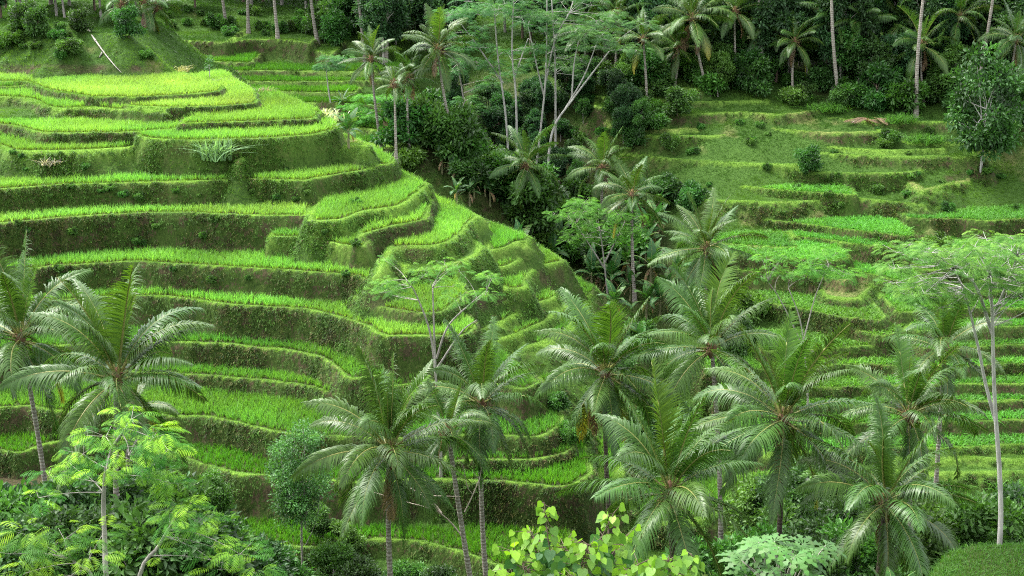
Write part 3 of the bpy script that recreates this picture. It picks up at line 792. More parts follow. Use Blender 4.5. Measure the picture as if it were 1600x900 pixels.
NUTM = None
def nut_mesh():
    global NUTM
    if NUTM: return NUTM
    import bmesh
    bm = bmesh.new(); bmesh.ops.create_icosphere(bm, subdivisions=2, radius=.18)
    for v in bm.verts:
        v.co.z *= 1.3; v.co.x *= 1 + .08 * math.sin(3 * v.co.z * 10)
    NUTM = bpy.data.meshes.new('coconut'); bm.to_mesh(NUTM); bm.free(); NUTM.materials.append(M_NUT)
    for p in NUTM.polygons: p.use_smooth = True
    return NUTM

CLS = ['spear', 'up', 'high', 'mid', 'flat', 'low', 'hang']
def palm(label, crown, base, size=1.0, n=22, seed=1, dead=1, nuts=0, dark=False, lean=0.0, group='coconut palms in the valley', up=1.0, tr=.17, hide_low=False):
    """crown: point where the fronds leave the trunk, base: foot of the trunk (world); size 1 = 4.6 m fronds"""
    rg = random.Random(seed); n = int(n * 1.15)
    crown = Vector(crown); base = Vector(base)
    t = thing('coconut_palm', label, 'palm tree', base, 0, group)
    rel = crown - base
    pts = []; rad = []
    n_ = 22; cv = Vector((rg.uniform(-1, 1), rg.uniform(-1, 1), 0)) * rel.length * .035 + Vector((lean, 0, 0))
    for i in range(n_ + 1):
        u = i / n_
        q = rel * u + cv * (4 * u * (1 - u)) ; q.z = rel.z * u
        if i == 0: q.z -= .4
        pts.append(q); rad.append((tr * (1 - .35 * u) + tr * .7 * math.exp(-u * 14)) * (1 + .06 * (-1) ** i))
    mb = MB(); mb.tube(pts, rad, 9)
    child('trunk', mb.mesh('palm_trunk', M_TRUNK2 if dark else M_TRUNK, True), t)
    top = pts[-1]
    # fibrous heart the fronds sit in
    mb = MB()
    mb.tube([top + Vector((0, 0, z)) for z in (-.55, -.25, .05, .35, .6)], [tr * .7, tr * 1.45, tr * 1.7, tr * 1.1, tr * .3], 9)
    for k in range(26):
        a = rg.uniform(0, 6.28); r = tr * 1.5; z = rg.uniform(-.35, .35); o = Vector((math.cos(a), math.sin(a), 0))
        mb.tube([top + o * r * .6 + Vector((0, 0, z)), top + o * (r + .15) + Vector((0, 0, z + .1)), top + o * (r + rg.uniform(.3, .6)) + Vector((0, 0, z + rg.uniform(-.35, .1)))], [.035, .022, .006], 3)
    child('fibre_sheath', mb.mesh('fibre_sheath', M_FIBRE), t)
    wind = rg.uniform(-.16, .16); opn = rg.uniform(-.1, .12)
    ga = 2.39996; a0 = rg.uniform(0, 6.28)
    for i in range(n):
        u = (i + .5) / n
        e = u * (1.0 if not hide_low else .8)
        ci = 0 if i < 1 else 1 if u < .17 else 2 if u < .36 else 3 if u < .56 else 4 if u < .74 else 5 if u < .9 else 6; cls = CLS[ci] if up >= 1 or ci > 1 else 'high'
        v = rg.randrange(5)
        s = size * rg.uniform(.88, 1.08) * (.72 if cls == 'spear' else 1.08 if cls == 'up' else 1)
        a = a0 + i * ga + rg.uniform(-.25, .25)
        o = Vector((math.cos(a), math.sin(a), 0)) * tr * .7
        child('frond', frond(cls, v), t, top + o + Vector((0, 0, .35 - .6 * u)), (rg.uniform(-.1, .1) + wind * math.cos(a), rg.uniform(-.12, .12) + opn - wind * math.sin(a) * .6, a), s)
    for i in range(dead):
        a = rg.uniform(0, 6.28)
        child('dead_frond', frond('dead', rg.randrange(3)), t, top + Vector((math.cos(a) * tr, math.sin(a) * tr, -.3)), (0, rg.uniform(-.15, .25), a), size * rg.uniform(.7, 1))
    for i in range(nuts):
        a = rg.uniform(0, 6.28); r = rg.uniform(.34, .62)
        child('coconut', nut_mesh(), t, top + Vector((math.cos(a) * r, math.sin(a) * r, rg.uniform(-.95, -.3))), (rg.uniform(-.4, .4), rg.uniform(-.4, .4), a), rg.uniform(.85, 1.15))
    return t

def palm_foot(label, cpx, foot, near=0.0, **k):
    """foot: photo pixel where the trunk meets the ground"""
    b = hit(*foot); b.y -= near; b.x -= near * b.x / b.y; b.z = ground(b.x, b.y)
    return palm(label, at_y(cpx[0], cpx[1], b.y), b, **k)

def palm_px(label, cpx, Y, bpx=None, bY=None, **k):
    """crown at photo pixel cpx, Y metres away; foot under photo column bpx (given as a pixel on the trunk), standing on the ground"""
    c = at_y(cpx[0], cpx[1], Y)
    if bpx is None: bpx = (cpx[0], cpx[1] + 100)
    q = at_y(bpx[0], bpx[1], bY or Y)
    # follow the trunk line down to the ground
    d = np.array(q) - np.array(c); d = d / max(1e-6, -d[2])
    p = np.array(c)
    for _ in range(400):
        p = p + d * .1
        if p[2] <= ground(p[0], p[1]): break
    return palm(label, c, (p[0], p[1], ground(p[0], p[1])), **k)

# along the near edge of the valley
palm_px('big full palm whose grey trunk stands behind the bright feathery tree', (184, 592), 64, (192, 800), size=1.06, n=24, seed=21, dead=0, nuts=2)
palm_px('palm cut off by the left edge of the photo, thin grey trunk', (32, 530), 72, (50, 660), size=1.0, n=22, seed=5, dead=0)
palm_px('slim palm with small crown half hidden behind the big left palm', (205, 640), 70, (216, 780), size=.55, n=12, seed=31, dead=0, hide_low=True)
palm_px('palm with coconuts and a pinkish dry frond, ringed trunk at lower centre left', (608, 705), 66, (613, 850), size=.95, n=24, seed=8, dead=1, nuts=9)
palm_px('palm with tall upright fronds, slim trunk standing on the lowest rice strip', (752, 632), 74, (760, 830), size=.92, n=22, seed=13, dead=0, nuts=3)
palm_px('small palm with a leaning trunk tucked under two larger palms', (700, 672), 70, (728, 850), size=.62, n=13, seed=44, dead=1)
palm_px('palm with brown dry skirt under its crown beside the green spur', (946, 585), 76, (955, 740), size=1.0, n=24, seed=3, dead=2, nuts=3, dark=True)
palm_px('nearest palm with coconuts, dark trunk behind the heart-leaved shrub', (1046, 770), 58, (1050, 850), size=.98, n=22, seed=17, dead=0, nuts=10, dark=True)
palm_px('tall broad palm right of centre with a dark trunk and orange flower stalk', (1224, 655), 64, (1217, 800), size=1.0, n=26, seed=29, dead=1, nuts=4, dark=True)
palm_px('palm behind the two front ones, thin grey trunk with a yellow old frond', (1112, 545), 74, (1118, 800), size=.92, n=22, seed=37, dead=0)
palm_px('low palm at lower right with drooping fronds and brown trunk over bamboo debris', (1384, 785), 60, (1376, 870), size=.9, n=23, seed=41, dead=1, nuts=2, dark=True)
palm_px('palm at right whose long fronds reach the pale forked tree', (1420, 650), 70, (1424, 760), size=.9, n=23, seed=47, dead=0)
palm_px('smaller dark palm peeking between right palm and the pale forked tree', (1476, 545), 80, (1470, 640), size=.82, n=18, seed=53, dead=0)
# middle of the gorge
palm_px('pale yellow-green palm alone above the gorge, right of the banana thicket', (1104, 388), 112, (1107, 470), size=.95, n=22, seed=59, dead=2)
palm_foot('palm with silvery drooping fronds in the gorge, leftmost of three', (822, 258), (834, 368), size=.78, n=20, seed=61, dead=1)
palm_foot('gorge palm with an upright yellow spear, middle of three', (942, 262), (946, 372), size=.78, n=20, seed=67, dead=1)
palm_foot('gorge palm with a tall straight visible trunk, rightmost of three', (988, 305), (992, 472), size=.75, n=19, seed=71, dead=1)
palm_foot('bluish green palm behind the rounded hill, leftmost of the distant three', (580, 92), (597, 236), size=.62, n=20, seed=73, dead=1, tr=.14)
palm_foot('drooping olive palm behind the rounded hill, middle of the distant three', (638, 122), (642, 252), size=.56, n=19, seed=79, dead=2, tr=.13)
palm_foot('stubby narrow palm with short dark leaves beside the olive palm', (616, 132), (619, 250), size=.34, n=12, seed=83, dead=0, tr=.11)
palm_foot('tall palm with a leaning white trunk beside the pale slender trees', (684, 78), (720, 252), size=.8, n=22, seed=89, dead=2, tr=.15)
palm_foot('palm with orange dead frond on a leaning trunk at top centre', (1082, 28), (1108, 142), near=2, size=1.0, n=20, seed=97, dead=2)
palm_foot('palm with pale fronds before the dark jungle at top right', (1410, 32), (1406, 112), near=2, size=.95, n=18, seed=101, dead=1)
palm_px('shaggy palm with hanging fronds beside the straight bare trunk', (1262, 18), 168, (1264, 90), size=1.0, n=18, seed=103, dead=4)

for i, (x, y, fx, fy) in enumerate([(1005, 62, 1012, 140), (1148, 18, 1152, 118), (1345, 36, 1340, 128), (1500, 26, 1498, 132), (1588, 62, 1580, 150), (1242, 66, 1240, 130), (965, 22, 962, 118), (912, 48, 915, 112), (1440, 70, 1446, 140), (1300, 20, 1292, 120), (1200, 40, 1206, 112), (1060, 75, 1054, 128)]):
    palm_foot('coconut palm standing inside the dark jungle wall at the top', (x, y), (fx, fy), near=3, size=.72 + .04 * (i % 5), n=17, seed=300 + i, dead=i % 3, tr=.15, group='palms inside the jungle wall')
# ------------------------------------------------------------------ broadleaf trees, feathery trees, bananas, shrubs
M_LEAF = leaf_mat('broad_leaves', (1, 1, 1), rough=.5, spec=.3, trans=.33, var=.22, hue=.018)
M_FEATHER = leaf_mat('feathery_leaves', (1, 1, 1), rough=.55, spec=.1, trans=.36, var=.1, hue=.01)
M_BANANA = leaf_mat('banana_leaves', (1, 1, 1), rough=.5, spec=.25, trans=.3, var=.2, hue=.012)
M_GLOSS = leaf_mat('heart_leaves', (1, 1, 1), rough=.5, spec=.3, trans=.38, var=.05, hue=.005)
M_PALE = bark_mat('pale_bark', (.17, .165, .15), (.34, .33, .30), scale=3)
M_GREYB = bark_mat('grey_bark', (.14, .13, .115), (.28, .26, .23), scale=4)
M_BROWN = bark_mat('brown_bark', (.06, .045, .033), (.14, .105, .075), scale=4)
M_DRY = bark_mat('dry_wood', (.20, .165, .13), (.36, .31, .26), scale=5)

def rot_frame(d):
    d = d / (np.linalg.norm(d, axis=-1, keepdims=True) + 1e-9)
    ref = np.where(np.abs(d[:, 2:3]) < .9, np.array([[0, 0, 1.]]), np.array([[1., 0, 0]]))
    a = np.cross(d, ref); a /= np.linalg.norm(a, axis=-1, keepdims=True) + 1e-9
    return d, a, np.cross(a, d)

def leaves_np(pos, d, L, W, cols, fold=.25):
    """diamond leaves folded on the midrib: pos (n,3), d growth direction, L, W (n,)"""
    n = len(pos); d, a, u = rot_frame(d)
    th = RNG.uniform(-1.2, 1.2, n)[:, None]; a2 = a * np.cos(th) + u * np.sin(th); u2 = u * np.cos(th) - a * np.sin(th)
    L = L[:, None]; W = W[:, None]
    p0 = pos; p1 = pos + d * L * .45 + a2 * W * .5 + u2 * W * fold; p2 = pos + d * L - u2 * L * .12; p3 = pos + d * L * .45 - a2 * W * .5 + u2 * W * fold
    V = np.stack([p0, p1, p2, p3], 1).reshape(-1, 3)
    o = np.arange(n)[:, None] * 4
    Tt = np.concatenate([o + np.array([[0, 1, 2]]), o + np.array([[0, 2, 3]])])
    C = np.repeat(np.c_[cols, np.ones(n)], 4, 0)
    return V, Tt, C

def clumpy_crown(clumps, per, L, W, col, colvar=.35, droop=.2, yellow=.0):
    """leaves through and over a set of clumps (x,y,z,r,squash)"""
    Vs, Ts, Cs, o = [], [], [], 0
    for cx, cy, cz, r, sq in clumps:
        n = int(per * r * r)
        q = RNG.normal(0, 1, (n, 3)); q /= np.linalg.norm(q, axis=1, keepdims=True)
        rr = r * (RNG.random(n) ** .4) * (1 + .3 * RNG.normal(0, .5, n))
        p = q * rr[:, None]; p[:, 2] *= sq
        p += np.array([cx, cy, cz])
        d = q * .8 + np.array([0, 0, .25 - droop]) + RNG.normal(0, .45, (n, 3))
        f = 1 + colvar * RNG.normal(0, .6)
        cc = np.array(col)[None] * np.clip(f + .22 * RNG.normal(0, 1, n), .35, 2)[:, None]
        if yellow: cc = cc * np.stack([1 + yellow * RNG.random(n), np.ones(n), np.ones(n)], -1)
        V, Tt, C = leaves_np(p, d, L * RNG.uniform(.7, 1.25, n), W * RNG.uniform(.7, 1.25, n), cc)
        Vs.append(V); Ts.append(Tt + o); Cs.append(C); o += len(V)
    return np.concatenate(Vs), np.concatenate(Ts), np.concatenate(Cs)

def limb(mb, a, b, r0, r1, rg, sag=.1, n=6, sides=6):
    a = Vector(a); b = Vector(b); l = (b - a).length
    off = Vector((rg.uniform(-1, 1), rg.uniform(-1, 1), rg.uniform(-.2, 1))) * l * sag
    mb.tube([a.lerp(b, i / n) + off * math.sin(math.pi * i / n) for i in range(n + 1)], [r0 + (r1 - r0) * i / n for i in range(n + 1)], sides)

def broad_proto(seed, H, rx, rz, nc, per, L, W, col, trunk_mat, tr=.16, squash=.75, base=.35, droop=.2, colvar=.35):
    """(trunk mesh, crown mesh) of a broadleaf tree, foot at the origin"""
    rg = random.Random(seed)
    cz = H - rz
    clumps = []
    for i in range(nc):
        a = rg.uniform(0, 6.28); z = rg.uniform(-1, 1); f = rg.uniform(.55, 1.0)
        rr = math.sqrt(max(0, 1 - z * z)) * f
        clumps.append((math.cos(a) * rr * rx, math.sin(a) * rr * rx, cz + z * f * rz, rx * rg.uniform(.26, .46), squash))
    V, Tt, C = clumpy_crown(clumps, per, L, W, col, colvar, droop)
    crown = mesh_np('crown', V, [Tt], M_LEAF, C)
    mb = MB()
    top = Vector((rg.uniform(-.3, .3), rg.uniform(-.3, .3), cz))
    limb(mb, (0, 0, -.4), top, tr, tr * .45, rg, .04, 9, 8)
    for c in clumps[::2]:
        t0 = rg.uniform(.45, .95)
        limb(mb, top * t0, c[:3], tr * .4, tr * .1, rg, .1, 5, 5)
    return mb.mesh('tree_trunk', trunk_mat, True), crown

def plant_tree(proto, name, label, cat, loc, rz, s, group=None, parts=('trunk', 'crown')):
    t = thing(name, label, cat, loc, rz, group)
    t.scale = (s, s, s) if not hasattr(s, '__len__') else s
    child(parts[0], proto[0], t); child(parts[1], proto[1], t)
    return t
def copy_tree(src, loc, rz, s):
    r = src.copy(); COL.objects.link(r); r.location = loc; r.rotation_euler = (0, 0, rz); r.scale = (s, s, s) if not hasattr(s, '__len__') else s
    for ch in list(src.children):
        c = ch.copy(); COL.objects.link(c); c.parent = r
    return r

# ---- feathery (twice pinnate) foliage
def feather_leaf(mb, p, az, el, L, rg, col, pairs=13):
    """one compound leaf: drooping rib with paired narrow leaflets"""
    d = Vector((math.cos(az) * math.cos(el), math.sin(az) * math.cos(el), math.sin(el)))
    q = Vector(p); step = L / pairs
    roll = rg.uniform(-.35, .35)
    for k in range(pairs):
        t = (k + .5) / pairs
        side = d.cross(Vector((0, 0, 1)))
        if side.length < .05: side = Vector((1, 0, 0))
        side.normalize(); up = side.cross(d)
        side = side * math.cos(roll) + up * math.sin(roll)
        pl = L * .42 * math.sin(math.pi * (t * .78 + .16)); w = step * .62
        for sg in (-1, 1):
            b = rg.uniform(.8, 1.2); c = (col[0] * b, col[1] * b, col[2] * b, 1)
            sd = (side * sg * .9 + d * .38 + Vector((0, 0, -.12 - .2 * rg.random()))).normalized()
            m = q + sd * pl * .55; e = q + sd * pl + Vector((0, 0, -.2 * pl))
            i0 = mb.vert(q, c); i1 = mb.vert(m + d * w * .5, c); i2 = mb.vert(e, c); i3 = mb.vert(m - d * w * .5, c)
            mb.quad(i0, i3, i2, i1)
        q = q + d * step; d = (d + Vector((0, 0, -.09))).normalized()

def feather_tree(name, label, cat, trunk, Y, clusters, leafL, bark, tr=.09, col=(.06, .17, .02), tip=(.15, .33, .03), seed=1, ctwig=True, group=None, tall=None, ybase=None):
    """trunk: pixels from foot to fork (list of stems), clusters: (px, py, dY, radius m, leaves, flatness)"""
    rg = random.Random(seed)
    stems = trunk if isinstance(trunk[0], list) else [trunk]
    fb = at_y(*stems[0][0], Y)
    foot = Vector((fb[0], fb[1], ground(fb[0], fb[1])))
    t = thing(name, label, cat, foot, 0, group)
    mb = MB(); forks = []
    for si, st_ in enumerate(stems):
        pts = [Vector(at_y(x, y, Y + .25 * si + .3 * math.sin(i + si))) - foot for i, (x, y) in enumerate(st_)]
        if si == 0 and pts[0].z > .2: pts = [Vector((pts[0].x * .3, 0, -.3))] + pts
        cc = catmull([tuple(p) for p in pts], 5) if len(pts) > 2 else np.array([tuple(p) for p in pts])
        n = len(cc); r0 = tr if si == 0 else tr * .65
        mb.tube(cc, [r0 * (1 - .6 * i / (n - 1)) for i in range(n)], 7)
        forks += [Vector(c) for c in cc[n // 2:]]
    lf = MB()
    for cx, cy, dY, rad, nl, flat in clusters:
        c = Vector(at_y(cx, cy, Y + dY)) - foot
        if ctwig:
            f = min(forks, key=lambda p: (p - c).length + (3 if p.z > c.z + .3 else 0))
            limb(mb, f, c - Vector((0, 0, rad * flat * .5)), tr * .22, tr * .06, rg, .08, 6, 5)
        for k in range(nl):
            a = rg.uniform(0, 6.28); r = rad * math.sqrt(rg.random()); z = rg.uniform(-1, 1) * rad * flat
            p = c + Vector((math.cos(a) * r, math.sin(a) * r, z))
            m = max(0, min(1, (z / (rad * flat + 1e-6)) * .5 + .08 + rg.uniform(-.35, .4)))      # young leaves grow at the shoot tips
            cl = [col[i] * (1 - m) + tip[i] * m for i in range(3)]
            feather_leaf(lf, p, a + rg.uniform(-.8, .8), rg.uniform(-.1, .55), leafL * rg.uniform(.7, 1.2), rg, cl)
            if ctwig and k % 5 == 0:
                mb.tube([c - Vector((0, 0, rad * flat * .5)), p], [tr * .1, tr * .05], 3)
    child('trunk', mb.mesh('trunk', bark, True), t)
    child('crown', lf.mesh('feathery_crown', M_FEATHER), t)
    return t

def tiers(x0, x1, y0, y1, n, dy, rad, nl, flat, seed, curve=0.0):
    rg = random.Random(seed); out = []
    for i in range(n):
        x = rg.uniform(x0, x1); u = (x - x0) / (x1 - x0) * 2 - 1
        out.append((x, rg.uniform(y0, y1) + curve * u * u, rg.uniform(-dy, dy), rad * rg.uniform(.7, 1.25), int(nl * rg.uniform(.7, 1.3)), flat))
    return out

# near, bright feathery tree at lower left
feather_tree('feathery_tree', 'bright green feathery-leaved young tree in front of the big left palm', 'tree', [(168, 930), (164, 850), (162, 770), (172, 710), (195, 670)], 29,
    [(205, 650, 0, 0.37, 20, .4), (165, 678, .4, 0.44, 23, .3), (238, 680, -.3, 0.44, 23, .3), (130, 705, .6, 0.44, 21, .3), (200, 706, -.6, 0.53, 30, .3), (262, 700, .5, 0.40, 20, .3), (230, 730, 0, 0.48, 20, .3), (165, 735, -.4, 0.44, 15, .3),
     (118, 730, 1, 0.26, 10, .3), (75, 740, .2, 0.31, 11, .4), (60, 775, -.4, 0.31, 10, .3), (268, 752, .4, 0.31, 14, .3)], .5, M_GREYB, tr=.075, col=(.032, .12, .014), tip=(.24, .42, .02), seed=5)
feather_tree('feathery_tree', 'low feathery-leaved bush in the bottom left corner', 'tree', [(150, 930), (120, 880)], 27,
    [(45, 832, 0, 0.44, 15, .3), (100, 838, .3, 0.48, 16, .3), (20, 862, -.5, 0.35, 15, .3), (75, 862, .2, 0.44, 13, .3), (160, 832, .5, 0.35, 15, .3), (140, 868, -.2, 0.44, 11, .3), (40, 890, .2, 0.53, 14, .3), (110, 895, -.3, 0.44, 10, .3)], .48, M_GREYB, tr=.06, col=(.032, .12, .014), tip=(.22, .40, .02), seed=9)
feather_tree('feathery_tree', 'feathery-leaved bush spreading right of the near grey palm trunk', 'tree', [(215, 930), (250, 850), (280, 800)], 28,
    [(290, 795, 0, 0.40, 18, .35), (310, 812, .3, 0.35, 15, .3), (265, 815, -.5, 0.35, 15, .3), (330, 850, .2, 0.44, 15, .3), (285, 845, .5, 0.44, 11, .3), (375, 862, -.2, 0.40, 17, .3), (345, 885, .3, 0.48, 14, .3), (395, 890, 0, 0.35, 14, .3), (250, 870, .4, 0.40, 6, .3)], .48, M_GREYB, tr=.06, col=(.032, .12, .014), tip=(.22, .40, .02), seed=12)
feather_tree('slender_tree', 'thin twin-stemmed tree with a flat feathery crown before the round hill', 'tree',
    [[(688, 690), (684, 640), (681, 590), (678, 510), (676, 450)], [(682, 600), (672, 520), (650, 460), (636, 438)], [(682, 560), (700, 510), (735, 475), (760, 455)], [(680, 580), (720, 520), (745, 500)]], 84,
    tiers(590, 770, 410, 470, 24, 2.2, .62, 13, .4, 3, -8), .62, M_GREYB, tr=.11, col=(.045, .15, .02), tip=(.13, .30, .03), seed=15)
feather_tree('pale_forked_tree', 'tall pale forked tree with layered flat crown at the right edge', 'tree',
    [[(1563, 832), (1562, 740), (1555, 640), (1552, 560), (1550, 480), (1545, 430)], [(1556, 660), (1540, 600), (1528, 540), (1508, 460), (1490, 420)], [(1550, 500), (1575, 440), (1590, 400)], [(1550, 520), (1520, 440), (1470, 415)]], 56,
    tiers(1395, 1660, 366, 452, 100, 3, .62, 30, .2, 21, 20) + tiers(1420, 1620, 440, 480, 18, 2.5, .5, 18, .2, 22), .42, M_PALE, tr=.125, col=(.05, .135, .022), tip=(.13, .24, .035), seed=18)
feather_tree('slender_tree', 'small tree with a loose flat bright crown before the right terraces', 'tree',
    [[(1262, 620), (1258, 560), (1250, 500), (1232, 450)], [(1256, 530), (1275, 460), (1295, 415)], [(1254, 540), (1220, 470), (1200, 440)]], 104,
    tiers(1178, 1335, 388, 434, 32, 2.2, .8, 13, .25, 33), .72, M_GREYB, tr=.09, col=(.04, .15, .018), tip=(.11, .29, .025), seed=22)

# slender pale trees rising out of the gorge: flat layers of fine foliage
alb = [
 ([[(795, 262), (790, 180), (778, 90), (772, 10)], [(786, 130), (745, 70), (722, 40)]], tiers(695, 805, -10, 30, 12, 5, 1.5, 26, .3, 41) + tiers(700, 800, 40, 90, 8, 4, 1.1, 20, .3, 141), 'slender white-stemmed jungle tree, leftmost of the pale group'),
 ([[(808, 262), (806, 150), (800, 80), (803, -10)], [(804, 120), (825, 60)]], tiers(760, 850, -15, 40, 10, 5, 1.4, 26, .3, 42) + tiers(770, 850, 60, 120, 7, 4, 1.0, 18, .3, 142), 'slender white-stemmed jungle tree, second of the pale group'),
 ([[(838, 262), (846, 190), (853, 110), (855, -40)], [(852, 130), (868, 60), (890, 20)], [(850, 150), (838, 100), (825, 40)]], tiers(805, 945, -30, 30, 16, 5, 1.5, 28, .3, 43) + tiers(810, 900, 40, 80, 6, 4, 1.0, 18, .3, 143), 'slender white-stemmed jungle tree in the middle of the pale group'),
 ([[(868, 250), (868, 150), (867, 90), (862, 0)]], tiers(840, 960, 20, 60, 9, 5, 1.3, 24, .3, 44) + tiers(850, 930, 80, 130, 6, 4, 1.0, 18, .3, 144), 'slender straight jungle tree just right of the tallest pale trunk'),
 ([[(856, 262), (865, 200), (895, 155), (925, 115), (952, 80)], [(880, 175), (912, 120), (935, 60)], [(893, 156), (897, 100), (905, 60)]], tiers(900, 1005, 30, 80, 13, 4, 1.3, 26, .25, 45), 'pale forked tree leaning to the right out of the gorge'),
 ([[(735, 250), (725, 160), (715, 100)]], tiers(700, 785, 85, 170, 13, 4, 1.3, 30, .3, 46), 'dark stemmed feathery tree below the pale group'),
 ([[(567, 236), (560, 210), (549, 182)], [(560, 208), (580, 180)]], tiers(545, 602, 150, 192, 12, 2, .9, 24, .3, 47), 'small bright feathery tree at the far foot of the round hill'),
 ([[(520, 180), (513, 140), (510, 110)]], tiers(505, 560, 86, 108, 7, 2, .9, 18, .2, 48), 'small olive tree with a flat crown by the far rice strips'),
]
for i, (st_, cl, lab) in enumerate(alb):
    feather_tree('slender_tree', lab, 'tree', st_, (149, 147, 150, 151, 146, 152, 143, 150)[i], cl, 1.0, M_PALE if i != 5 else M_GREYB, tr=.155 if i < 6 else .1, col=(.032, .10, .026) if i != 6 else (.05, .17, .02), tip=(.075, .18, .035) if i != 6 else (.12, .3, .03), seed=50 + i)
feather_tree('slender_tree', 'bright leafy tree standing among the gorge bananas', 'tree', [[(950, 470), (945, 420), (938, 360)], [(945, 410), (975, 350)], [(945, 420), (900, 350)]], 124,
    tiers(862, 1005, 312, 352, 22, 3, .8, 24, .35, 61) + tiers(880, 1000, 345, 400, 14, 3, .8, 18, .4, 62), .75, M_GREYB, tr=.12, col=(.045, .14, .018), tip=(.10, .25, .025), seed=66)

# ---- broadleaf stock
PR = {}
PR['dark'] = broad_proto(1, 9.5, 2.9, 3.4, 34, 330, .42, .20, (.029, .073, .025), M_BROWN, .2)
PR['mid'] = broad_proto(2, 8.0, 2.5, 2.6, 30, 360, .38, .19, (.034, .090, .022), M_GREYB, .16)
PR['tall'] = broad_proto(3, 13.0, 2.6, 4.6, 38, 330, .42, .20, (.033, .086, .029), M_GREYB, .2)
PR['light'] = broad_proto(4, 6.5, 2.1, 2.2, 26, 380, .34, .17, (.052, .13, .022), M_GREYB, .12)
PR['shrub'] = broad_proto(5, 2.6, 1.35, 1.2, 20, 620, .27, .13, (.036, .098, .018), M_BROWN, .06)
PR['bush'] = broad_proto(6, 1.9, 1.25, .85, 18, 620, .27, .14, (.05, .13, .018), M_BROWN, .05)
PR['fine'] = broad_proto(7, 11.0, 1.75, 3.1, 54, 430, .19, .08, (.075, .17, .045), M_GREYB, .08, squash=.6)
PR['round'] = broad_proto(8, 9.5, 1.25, 1.7, 40, 900, .17, .075, (.05, .15, .022), M_BROWN, .08, squash=.9)
PR['column'] = broad_proto(9, 6.5, 2.2, 2.9, 44, 210, .32, .16, (.042, .105, .024), M_PALE, .10, squash=.6)
LAB = {'dark': ('jungle_tree', 'dark dense broadleaf tree in the jungle above the terraces', 'tree', 'dark jungle trees'),
       'mid': ('jungle_tree', 'mid green broadleaf tree in the jungle above the terraces', 'tree', 'mid green jungle trees'),
       'tall': ('jungle_tree', 'tall narrow-crowned dark green tree in the jungle wall', 'tree', 'tall jungle trees'),
       'light': ('jungle_tree', 'lighter green small-crowned tree at the jungle edge', 'tree', 'light jungle trees'),
       'shrub': ('jungle_shrub', 'leafy green shrub on the valley slopes', 'shrub', 'shrubs of the slopes'),
       'bush': ('low_bush', 'low light green bush on a terrace bank', 'bush', 'low bushes')}
FIRST = {}
def grow(kind, px, py, s=1.0, Y=None, dz=-.1):
    if Y is None: p = hit(px, py)
    else:
        q = at_y(px, py, Y); p = Vector((q[0], q[1], ground(q[0], q[1])))
    p.z += dz
    rz = random.uniform(0, 6.28)
    sc = (s * random.uniform(.9, 1.1), s * random.uniform(.9, 1.1), s * random.uniform(.9, 1.15))
    if kind in FIRST: return copy_tree(FIRST[kind], p, rz, sc)
    nm, lb, ct, gp = LAB[kind]
    FIRST[kind] = plant_tree(PR[kind], nm, lb, ct, p, rz, sc, gp)
    return FIRST[kind]

rg = random.Random(99)
# jungle wall along the top, right of the gorge
for i in range(58):
    x = rg.uniform(960, 1640); yb = 128 + 22 * math.sin(x / 90) * .4 + (x > 1250) * 22 - rg.random() ** 1.2 * 115
    grow(rg.choice(['dark', 'mid', 'mid', 'tall', 'tall', 'light', 'light']), x, yb, rg.uniform(.7, 1.15))
for i in range(46):
    x = rg.uniform(950, 1640); grow(rg.choice(['shrub', 'shrub', 'bush']), x, 138 + (x > 1250) * 20 + rg.uniform(-30, 22), rg.uniform(.8, 1.7))
# top centre behind the pale trees
for i in range(34):
    x = rg.uniform(560, 970); grow(rg.choice(['dark', 'dark', 'tall', 'mid']), x, rg.uniform(20, 112), rg.uniform(.8, 1.2))
# the gorge
for i in range(30):
    u = rg.random(); x = 672 + u * 225 + rg.uniform(-10, 60); yb = 200 + u * 110 + rg.uniform(-60, 25)
    grow(rg.choice(['dark', 'mid', 'mid', 'light', 'tall']), x, yb, rg.uniform(.3, .56))
for i in range(34):
    u = rg.random(); x = 620 + u * 330 + rg.uniform(-10, 40); grow(rg.choice(['shrub', 'shrub', 'bush']), x, 205 + u * 230 + rg.uniform(-35, 25), rg.uniform(.9, 1.9))
# top left, behind the mound and the back bank
for i in range(22):
    x = rg.uniform(-30, 250); grow(rg.choice(['dark', 'dark', 'mid', 'tall']), x, rg.uniform(8, 34), rg.uniform(.7, 1.05))
for i in range(26):
    x = rg.uniform(240, 570); grow(rg.choice(['dark', 'dark', 'tall', 'mid']), x, rg.uniform(-14, 16) + max(0, x - 460) * .25, rg.uniform(.7, 1.1))
for x, y, s, k in [(20, 75, .8, 'bush'), (60, 60, 1.0, 'shrub'), (110, 85, .8, 'bush'), (125, 50, .9, 'shrub'), (40, 48, 1.1, 'shrub'), (200, 60, 1.0, 'shrub'), (500, 55, 1.4, 'shrub'), (525, 72, 1.4, 'shrub'), (535, 50, 1.5, 'shrub'), (515, 40, 1.4, 'shrub')]:
    grow(k, x, y, s)
